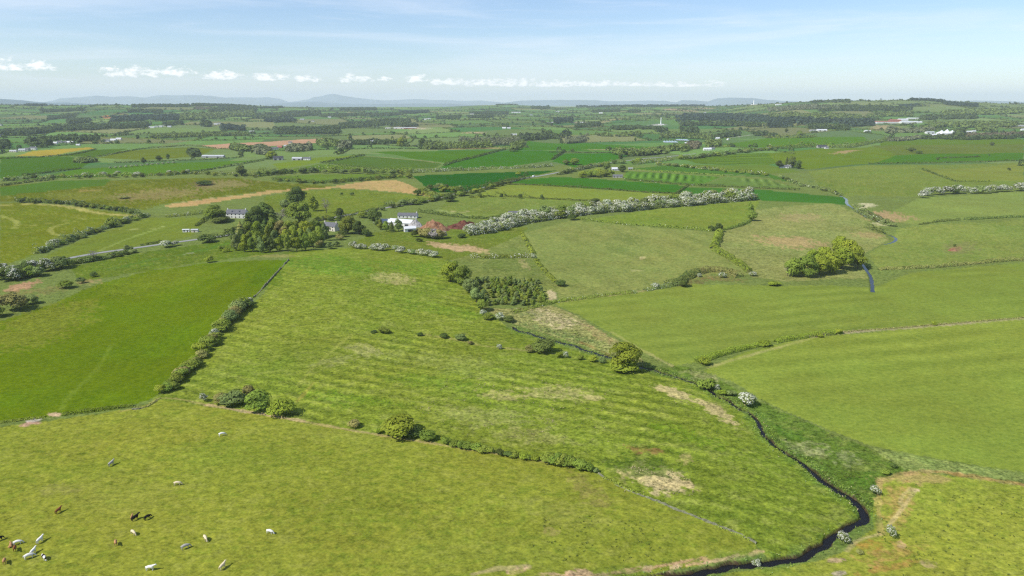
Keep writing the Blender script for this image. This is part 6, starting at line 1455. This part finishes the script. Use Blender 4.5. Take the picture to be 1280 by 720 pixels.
WOODS = [
 (strip([(165,134.5),(200,134),(237,134)], 2.2), 'leaf_dark', 'flat-topped dark wood on the left skyline', 9, 14),
 (strip([(240,133),(262,133),(285,133.5),(320,135.5)], 1.6), 'leaf_dark', 'thin dark tree belt along the left skyline', 9, 14),
 (strip([(244,137),(262,137.5),(282,139)], 3.0), 'leaf_brown', 'brown felled wood on the left skyline', 8, 5),
 (strip([(160,141.5),(185,141),(203,141)], 2.6), 'leaf_dark', 'dark wood band below the left skyline wood', 9, 13),
 (strip([(33,133),(45,133),(58,133.5)], 2.0), 'leaf_blue', 'small hilltop wood at far left', 9, 13),
 (strip([(0,170),(40,168),(70,165),(100,163)], 4.5), 'leaf_dark', 'dark tree belt at left above the hamlet', 10, 13),
 (strip([(100,163),(125,163),(160,161),(185,159.5)], 4.5), 'leaf_dark', 'dark tree belt continuing to the far left houses', 10, 13),
 (strip([(140,153),(165,152),(190,151.5),(225,150.5)], 5.5), 'leaf_blue', 'bluish wood above the far left houses', 10, 14),
 (strip([(85,155),(105,154),(112,153)], 4), 'leaf_dark', 'dark copse on the left hillside', 10, 13),
 (strip([(50,140.5),(75,140),(105,139.5)], 2.4), 'leaf_dark', 'tree band high on the left hillside', 9, 12),
 (strip([(60,150),(80,148.5),(94,147.5)], 3.2), 'leaf_dark', 'copse in the middle of the left hillside', 9, 12),
 (strip([(225,151),(255,150),(285,147),(318,146)], 7), 'leaf_green', 'mixed wood spreading right of the bluish wood', 10, 13),
 (strip([(262,141),(290,139.5),(320,139)], 4.5), 'leaf_dark', 'dark wood under the left skyline', 10, 13),
 (strip([(205,158.5),(215,157.5),(228,156.5)], 3), 'leaf_dark', 'trees behind the far left house row', 10, 12),
 (strip([(277,163),(290,163),(306,164)], 5), 'leaf_blue', 'far dark copse left of centre', 10, 13),
 (strip([(252,158),(262,159)], 5), 'leaf_dark', 'dark tree group beside the far pale houses', 10, 14),
 (strip([(320,149),(345,148),(375,146),(400,145)], 6), 'leaf_dark', 'broad dark wood on the far centre left', 10, 13),
 (strip([(332,154),(350,154),(368,153)], 4), 'leaf_blue', 'dark clump below the far centre left wood', 10, 13),
 (strip([(400,147),(440,146),(475,146),(505,144)], 3), 'leaf_dark', 'long far tree line left of centre', 10, 12),
 (strip([(425,138.5),(450,138),(470,138)], 2.4), 'leaf_dark', 'dark skyline wood left of centre', 9, 13),
 (strip([(500,142.5),(520,142.5),(536,141.5)], 2.8), 'leaf_blue', 'dark blue wood on the far central fields', 9, 13),
 (strip([(325,135.8),(345,135.2),(353,135)], 1.2), 'leaf_dark', 'thin skyline tree line left of the peak', 9, 11),
 (strip([(342,168),(370,168),(400,168),(425,167)], 6.5), 'leaf_dark', 'left half of the long dark central wood', 11, 14),
 (strip([(425,162),(450,160),(480,157),(512,156)], 6), 'leaf_dark', 'right half of the long dark central wood', 11, 14),
 (strip([(530,187),(555,187),(590,186.5),(615,185)], 6), 'leaf_green', 'mixed trees left of the small bright field edge in the centre', 11, 14),
 (strip([(575,182),(600,183),(625,183),(650,181)], 7), 'leaf_grey', 'greyish wood in the centre', 11, 14),
 (strip([(650,177),(690,174),(712,172)], 6), 'leaf_dark', 'dark tree belt right of the cream barns', 11, 14),
 (strip([(640,190),(650,187),(655,182)], 9), 'leaf_green', 'bushy green clump in front of the cream barns', 11, 12),
 (strip([(708,180),(722,179),(735,175)], 6), 'leaf_grey', 'pale willow clump right of the dark belt', 10, 10),
 (strip([(692,155),(704,155),(716,154.5)], 4.2), 'leaf_blue', 'dark conifer block right of centre', 8, 19),
 (strip([(664,136),(680,136.5),(686,135.5)], 2.4), 'leaf_dark', 'wood on the far low ridge right of centre', 9, 13),
 (strip([(720,134),(760,134),(800,134),(840,133.5),(880,133.5)], 1.6), 'leaf_blue', 'long dark ridge wood on the skyline right of centre', 9, 15),
 (strip([(770,133),(785,132.5),(800,133)], 1.6), 'leaf_blue', 'hump of the dark ridge wood', 9, 15),
 (strip([(845,154),(870,152),(900,152),(935,153),(960,155)], 8), 'leaf_blue', 'left half of the great dark conifer wood at right', 9, 15),
 (strip([(850,158),(880,157),(915,158),(950,160)], 4), 'leaf_dark', 'lower fringe of the great dark wood', 10, 13),
 (strip([(960,160),(985,160),(990,162)], 5), 'leaf_blue', 'dark corner of the great wood at right', 9, 14),
 (strip([(960,155),(1000,156),(1040,158),(1090,158)], 6), 'leaf_blue', 'right half of the great dark conifer wood', 9, 15),
 (strip([(960,150),(1000,149),(1040,150),(1075,152)], 6.5), 'leaf_green', 'lighter wood above the great dark wood', 10, 14),
 (strip([(1010,163),(1035,162),(1060,163)], 5), 'leaf_dark', 'trees behind the lone white shed', 10, 12),
 (strip([(1010,128.8),(1030,127.8),(1062,128.6)], 1.8), 'leaf_dark', 'wood crowning the right hill', 9, 14),
 (strip([(960,140),(990,138),(1020,137),(1050,138)], 4), 'leaf_grey', 'scattered wood on the left flank of the right hill', 12, 12),
 (strip([(1022,140),(1060,139),(1100,139),(1140,141)], 5.5), 'leaf_dark', 'dark wood on the face of the right hill', 11, 13),
 (strip([(1085,147),(1110,146),(1140,146)], 4), 'leaf_green', 'wood just above the far town', 11, 12),
 (strip([(1137,125.6),(1160,126.8),(1180,128.2)], 1.4), 'leaf_blue', 'dark plantation edge along the right hill crest', 9, 14),
 (strip([(1178,131),(1200,133),(1222,134.5)], 3), 'leaf_blue', 'dark plantation running down the right hill', 9, 14),
 (strip([(1125,134),(1140,133.5),(1152,133)], 1.4), 'leaf_blue', 'small dark belt on the right hill face', 9, 11),
 (strip([(1180,145),(1210,143),(1240,143),(1280,142)], 4), 'leaf_green', 'mixed woods below the right hill', 12, 12),
 (strip([(1150,150),(1190,149),(1220,149)], 4), 'leaf_dark', 'trees right of the far town', 12, 11),
 (strip([(1185,160),(1210,160),(1240,159),(1270,159)], 5), 'leaf_green', 'green wood right of the great marquee', 11, 12),
 (strip([(1194,173),(1198,174),(1203,173)], 6), 'leaf_dark', 'large dark tree mass beside the great marquee', 10, 15),
 (strip([(1222,164),(1235,164.5),(1243,164)], 4), 'leaf_green', 'rounded green copse near the right edge', 10, 12),
 (strip([(1150,174.5),(1175,174),(1200,175.5),(1240,174),(1285,173.5)], 2.5), 'leaf_dark', 'dark tree line in front of the marquee', 10, 9),
 (strip([(1210,172.5),(1245,172),(1285,171)], 3.4), 'leaf_brown', 'brown leafless belt at the right', 10, 9),
 (strip([(1110,177),(1130,176.5),(1150,174)], 3), 'leaf_grey', 'pale scrub left of the marquee', 10, 8),
 (strip([(1125,166),(1145,166),(1165,163)], 3), 'leaf_grey', 'pale bushes above the scrub left of the marquee', 10, 8),
 (strip([(1110,167),(1118,167)], 5), 'leaf_grey', 'grey leafless tree group by the pale ground', 9, 12),
 (strip([(1150,161),(1170,160),(1185,159)], 3), 'leaf_green', 'trees behind the marquee', 11, 11),
 (strip([(768,197),(785,196),(805,195)], 6), 'leaf_green', 'trees left of the white farmhouse by the glasshouses', 10, 12),
 (strip([(805,195),(825,193),(845,191),(858,190)], 6), 'leaf_green', 'yellowish trees in front of the glasshouses', 10, 11),
 (strip([(858,187),(872,186)], 6), 'leaf_brown', 'reddish bushes left of the white farmhouse', 10, 11),
 (strip([(885,184),(900,183)], 5), 'leaf_green', 'rounded green trees behind the white farmhouse', 10, 11),
 (strip([(826,173),(850,173),(870,174),(890,175)], 4), 'leaf_green', 'green tree line behind the glasshouses', 10, 11),
 (strip([(850,168),(862,168),(872,168)], 5), 'leaf_dark', 'dark copse behind the glasshouses', 10, 16),
 (strip([(820,167),(832,167),(835,172)], 4), 'leaf_dark', 'dark trees left of the copse behind the glasshouses', 10, 12),
 (strip([(895,174),(910,172),(924,170)], 4), 'leaf_dark', 'trees along the far lane', 10, 10),
 (strip([(940,170),(955,170),(972,171)], 3.2), 'leaf_dark', 'hedge trees at the end of the far lane', 10, 10),
 (strip([(800,162),(815,162),(828,164)], 2.6), 'leaf_dark', 'trees below the white tower', 10, 11),
 (strip([(765,162.5),(790,162.5),(798,161)], 3), 'leaf_dark', 'tree line left of the white tower', 10, 11),
 (strip([(745,170),(760,171),(785,171),(800,169)], 3), 'leaf_green', 'small tree row in the green central fields', 10, 9),
 (strip([(720,160),(735,159),(750,158)], 3.4), 'leaf_dark', 'trees below the tall white house right of centre', 10, 11),
 (strip([(290,188),(305,190),(320,189),(332,192)], 5), 'leaf_green', 'tree clump right of the long pale-roofed barn', 10, 12),
 (strip([(238,197),(248,196)], 5), 'leaf_dark', 'round dark tree group left of the long pale-roofed barn', 10, 13),
 (strip([(320,193),(336,194)], 6), 'leaf_grey', 'grey-green trees left of the white and red-roofed houses', 10, 12),
 (strip([(360,190),(380,190),(388,189)], 6), 'leaf_grey', 'pale willows above the grey barns', 10, 11),
 (strip([(398,185),(412,184),(425,184)], 6.5), 'leaf_green', 'tree clump in the centre left fields', 10, 13),
 (strip([(425,187),(437,186)], 7), 'leaf_grey', 'grey-green tree beside the centre left clump', 10, 11),
 (strip([(440,181.5),(460,181),(495,179.5)], 3.4), 'leaf_dark', 'hedge trees left of the tall bright tree', 10, 9),
 (strip([(36,184),(48,184)], 6), 'leaf_dark', 'dark trees behind the lower left hamlet', 10, 13),
 (strip([(50,184),(60,183)], 7), 'leaf_dark', 'tall dark tree group right of the lower left hamlet', 10, 14),
 (strip([(64,178),(80,176.5),(100,177),(124,177)], 4), 'leaf_dark', 'dark tree belt behind the upper left hamlet', 10, 12),
 (strip([(0,187),(8,186)], 7), 'leaf_dark', 'dark tree mass at the left edge by the hamlet', 10, 13),
 (strip([(95,203),(107,204),(118,203)], 3.5), 'leaf_green', 'bright bushy clump in the left green field', 9, 8),
 (strip([(190,173.5),(230,172),(265,171),(310,170)], 3.2), 'leaf_green', 'long hedge of trees across the left distance', 10, 9),
 (strip([(546,149),(560,149),(575,148)], 3), 'leaf_dark', 'trees right of the far white farmhouse', 10, 11),
 (strip([(585,148),(605,148),(616,147)], 2.6), 'leaf_dark', 'dark tree row on the far central ridge', 10, 11),
 (strip([(590,143),(610,143),(635,143)], 2.4), 'leaf_dark', 'upper tree row on the far central ridge', 10, 11),
 (strip([(740,141),(760,140.5),(775,140)], 2), 'leaf_dark', 'trees by the far white house under the ridge', 10, 11),
 (strip([(785,141),(800,141)], 2.4), 'leaf_dark', 'small dark copse under the ridge wood', 10, 12),
 (strip([(487,159.5),(505,159),(522,158.5)], 1.5), 'leaf_dark', 'trees behind the long central farm', 10, 12),
 (strip([(620,131.8),(650,131.6),(640,131.4)], 1.0), 'leaf_dark', 'far skyline trees in the centre', 9, 10),
]
for (poly, m, lab, w, h) in WOODS:
    wood(poly, m, lab, w * .95, w, h, 900)
# single trees that stand out in the distance
for a, b, w, h, kd, m, lab in [
 (502,184,10,13,'broad','leaf_yellow','tall bright green tree alone in the central fields'),(528,184,9,12,'broad','leaf_dark','dark tree right of the tall bright green one'),(339,199,15,11,'broad','leaf_yellow','yellow-green tree left of the black-roofed barn'),
 (180,205,7,9,'broad','leaf_dark','first dark tree in the left green field'),(199,201,8,7,'broad','leaf_dark','second dark tree in the left green field'),(210,199,5,7,'broad','leaf_dark','third narrow dark tree in the left green field'),
 (172,174,5,6,'broad','leaf_dark','dark tree at the left end of the long far hedge'),(776,199,7,8,'broad','leaf_dark','dark tree above the white-roofed bungalow'),(748,220,13,10,'broad','leaf_yellow','bright tree left of the white-roofed bungalow'),(757,221,12,9,'broad','leaf_green','green tree second left of the white-roofed bungalow'),(737,220,9,7,'bush','leaf_green','low green bush furthest left of the bungalow'),(758,213,9,9,'broad','leaf_dark','dark tree behind the bungalow at left'),(777,215,11,9,'broad','leaf_dark','dark round tree at the right of the bungalow'),
 (718,206,12,9,'broad','leaf_green','green tree where the road meets the far hedge'),(708,206,10,7,'broad','leaf_dark','dark tree left of the tree where the road meets the hedge'),(794,177,3,5,'broad','leaf_dark','tiny lone dark tree in the central green field'),
 (974,210,9,10,'broad','leaf_dark','dark pine at the left of the bungalow clump'),(983,209,8,13,'conifer','leaf_dark','pointed tree behind the bungalows'),(990,210,11,15,'broad','leaf_dark','tallest dark pine above the bungalows'),(998,211,9,11,'broad','leaf_dark','dark pine at the right of the bungalow clump'),
 (1140,190,9,6,'broad','leaf_dark','dark bush on the right-hand fields'),(1149,192,9,4,'bush','leaf_dark','low dark bush right of the one on the right fields'),(1240,182,6,5,'broad','leaf_dark','round bush on the far right field'),(1261,213,4,4,'bush','leaf_dark','lone round bush on the pale right field'),(1236,195,2.5,3,'bush','leaf_dark','tiny bush in the dark right field'),
 (983,166,4,6,'broad','leaf_dark','dark tree left of the pale grey shed'),(1000,172,8,9,'broad','leaf_green','taller tree in the far green field line'),(190,158,4,10,'bare','twig_grey','tall thin bare tree by the far left houses'),(1133,187,5,4,'bush','leaf_green','small bush left of the right field bush'),(1193,308,4,4,'bush','leaf_dark','little bush on the eroded mound'),
 (1172,200,3,3,'bush','leaf_dark','dot of bush by the dark hedge at right'),(648,219,8,5,'bush','leaf_yellow','bright bush on the road verge')]:
    bare = kd == 'bare'
    nm = {'bush': 'bush', 'bare': 'bare_tree', 'conifer': 'conifer'}.get(kd, 'broadleaf_tree')
    plant(kd, a, b, w, h, None if bare else m, nm, lab, 'bush' if kd == 'bush' else 'tree')

# hedges of the far patchwork, with trees standing along them
def far_patchwork():
    hand = [P for P in field_xy]
    near_edges, far_pts = [], []
    fP, fN, fS = [], [], []
    for i in range(-45, 46):
        for j in range(-10, 45):
            for di, dj in ((1, 0), (0, 1)):
                A = np.array(cell_corner(np.array(float(i)), np.array(float(j)))); B = np.array(cell_corner(np.array(float(i + di)), np.array(float(j + dj))))
                M = (A + B) / 2; D = np.hypot(*M)
                if D < 1420 or D > 7000 or M[1] < 0 or abs(math.atan2(M[0], M[1])) > R(41): continue
                if hash2(np.array(i * 3 + di), np.array(j * 5 + dj), 66) < .22: continue
                if any(inside(np.array([q[0]]), np.array([q[1]]), P)[0] for P in hand for q in (M, A * .8 + B * .2, A * .2 + B * .8)): continue
                n = int(rng.integers(1, 9))
                for _ in range(n):
                    t = rng.random(); q = A + (B - A) * t; f = rng.uniform(.6, 1.25)
                    far_pts.append((q[0] + rng.normal(0, 3), q[1] + rng.normal(0, 3), 11 * f, 10.5 * f * rng.uniform(.7, 1.3)))
                if D < 2700: near_edges.append((A, B))
                else:
                    leaf = D * .0011
                    P, N, g = hedge_mesh(np.array([A, B]), 5.0, 3.2, i * 7 + j, leaf, .12)
                    fP.append(P); fN.append(N); fS.append(np.full(len(P), leaf * .9))
    for A, B in near_edges:
        M = (A + B) / 2
        side = 'left' if M[0] < -300 else ('right' if M[0] > 300 else 'centre')
        hedge(None, 'thin dark field hedge in the distant patchwork of fields towards the %s' % side, 3.4, 2.6, random.choice(['leaf_dark', 'leaf_dark', 'leaf_green']), gap=.1, xy=np.array([A, A * .5 + B * .5 + rng.normal(0, 6, 2), B]), group='distant field hedges towards the %s' % side)
    V, Q = leaf_quads(np.concatenate(fP), np.concatenate(fN), np.concatenate(fS), .4)
    o = link('hedgerows', make_mesh('hedgerows', V, Q, ['leaf_dark'])); tag(o, 'fine dark hedge lines fading into the distance below the skyline', 'hedges', None, 'stuff')
    o = link('distant_trees', wood_mesh(far_pts, 'distant_trees', 'wood_dark')); tag(o, 'scattered small dark trees across the distant fields', 'trees', None, 'stuff')
far_patchwork()

# ================================================================== rushes and thistles on the ground
def tufts(name, areas, m, label, hgt=.45):
    Vs = []
    for (poly, n) in areas:
        P = U(poly); x0, y0 = P.min(0); x1, y1 = P.max(0)
        g = np.stack([rng.uniform(x0, x1, n), rng.uniform(y0, y1, n)], 1); g = g[inside(g[:, 0], g[:, 1], P)]
        g = g[fbm(g[:, 0] / 5, g[:, 1] / 5, 171, 3) > .02]
        if not len(g): continue
        z = ground_h(g[:, 0], g[:, 1])
        for k in range(7):
            a = rng.uniform(0, 6.28, len(g)); r = rng.uniform(.0, .28, len(g)); w = rng.uniform(.05, .12, len(g)); h = hgt * rng.uniform(.5, 1.2, len(g))
            bx, by = g[:, 0] + r * np.cos(a), g[:, 1] + r * np.sin(a); px, py = -np.sin(a) * w, np.cos(a) * w
            tx, ty = bx + np.cos(a) * h * .5, by + np.sin(a) * h * .5
            Vs.append(np.stack([np.stack([bx - px, by - py, z - .03], 1), np.stack([bx + px, by + py, z - .03], 1), np.stack([tx + px * .3, ty + py * .3, z + h], 1), np.stack([tx - px * .3, ty - py * .3, z + h], 1)], 1))
    V = np.concatenate(Vs).reshape(-1, 3)
    o = link(name, make_mesh(name, V, np.arange(len(V)).reshape(-1, 4), [m])); tag(o, label, 'rushes', None, 'stuff')
tufts('rushes', [([(1110,600),(1280,620),(1280,720),(1080,720),(1100,650)], 480), ([(680,640),(860,650),(860,700),(660,700)], 260), ([(200,490),(330,380),(500,330),(600,420),(430,520)], 900), ([(40,365),(160,345),(180,370),(60,400),(0,400)], 700),
   ([(950,540),(1090,600),(1090,640),(1000,570)], 900), ([(820,455),(960,500),(960,530),(880,480)], 600), ([(640,390),(700,395),(800,440),(790,450),(640,405)], 900)], 'rush', 'dark green rush and thistle tufts scattered over the rough pastures', .38)
def bank_tufts():
    n = 3000; k = rng.integers(0, len(stream_xy) - 1, n); k = np.where((k < len(stream_xy) * .3) & (rng.random(n) < .75), rng.integers(int(len(stream_xy) * .3), len(stream_xy) - 1, n), k); side = rng.choice([-1, 1], n)
    off = stream_w[k] * .5 + .35 + rng.exponential(1.0, n)
    g = stream_xy[k] + np.stack([-_tn[k, 1], _tn[k, 0]], 1) * (side * off)[:, None] + rng.normal(0, .5, (n, 2))
    P = np.stack([g[:, 0], g[:, 1], ground_h(g[:, 0], g[:, 1]) + .1], 1)
    V, Q = leaf_quads(P + rng.uniform(0, .3, (n, 1)) * np.array([0, 0, 1]), rng.normal(0, 1, (n, 3)) + np.array([-.3, -.3, .8]), .32, .5)
    o = link('bank_vegetation', make_mesh('bank_vegetation', V, Q, ['leaf_green', 'leaf_grey', 'rush_dry'], rng.choice(3, n, p=[.52, .44, .04]))); tag(o, 'ragged grasses and rushes fringing both banks of the stream', 'rushes', None, 'stuff')
bank_tufts()
tufts('dry_rushes', [([(790,580),(880,590),(870,620),(780,615)], 350), ([(815,485),(930,520),(930,535),(810,492)], 250), ([(640,388),(720,392),(790,440),(640,402)], 500), ([(560,470),(760,480),(760,560),(500,540)], 700)], 'rush_dry', 'pale straw-coloured dry rush tufts in the rough pasture', .35)
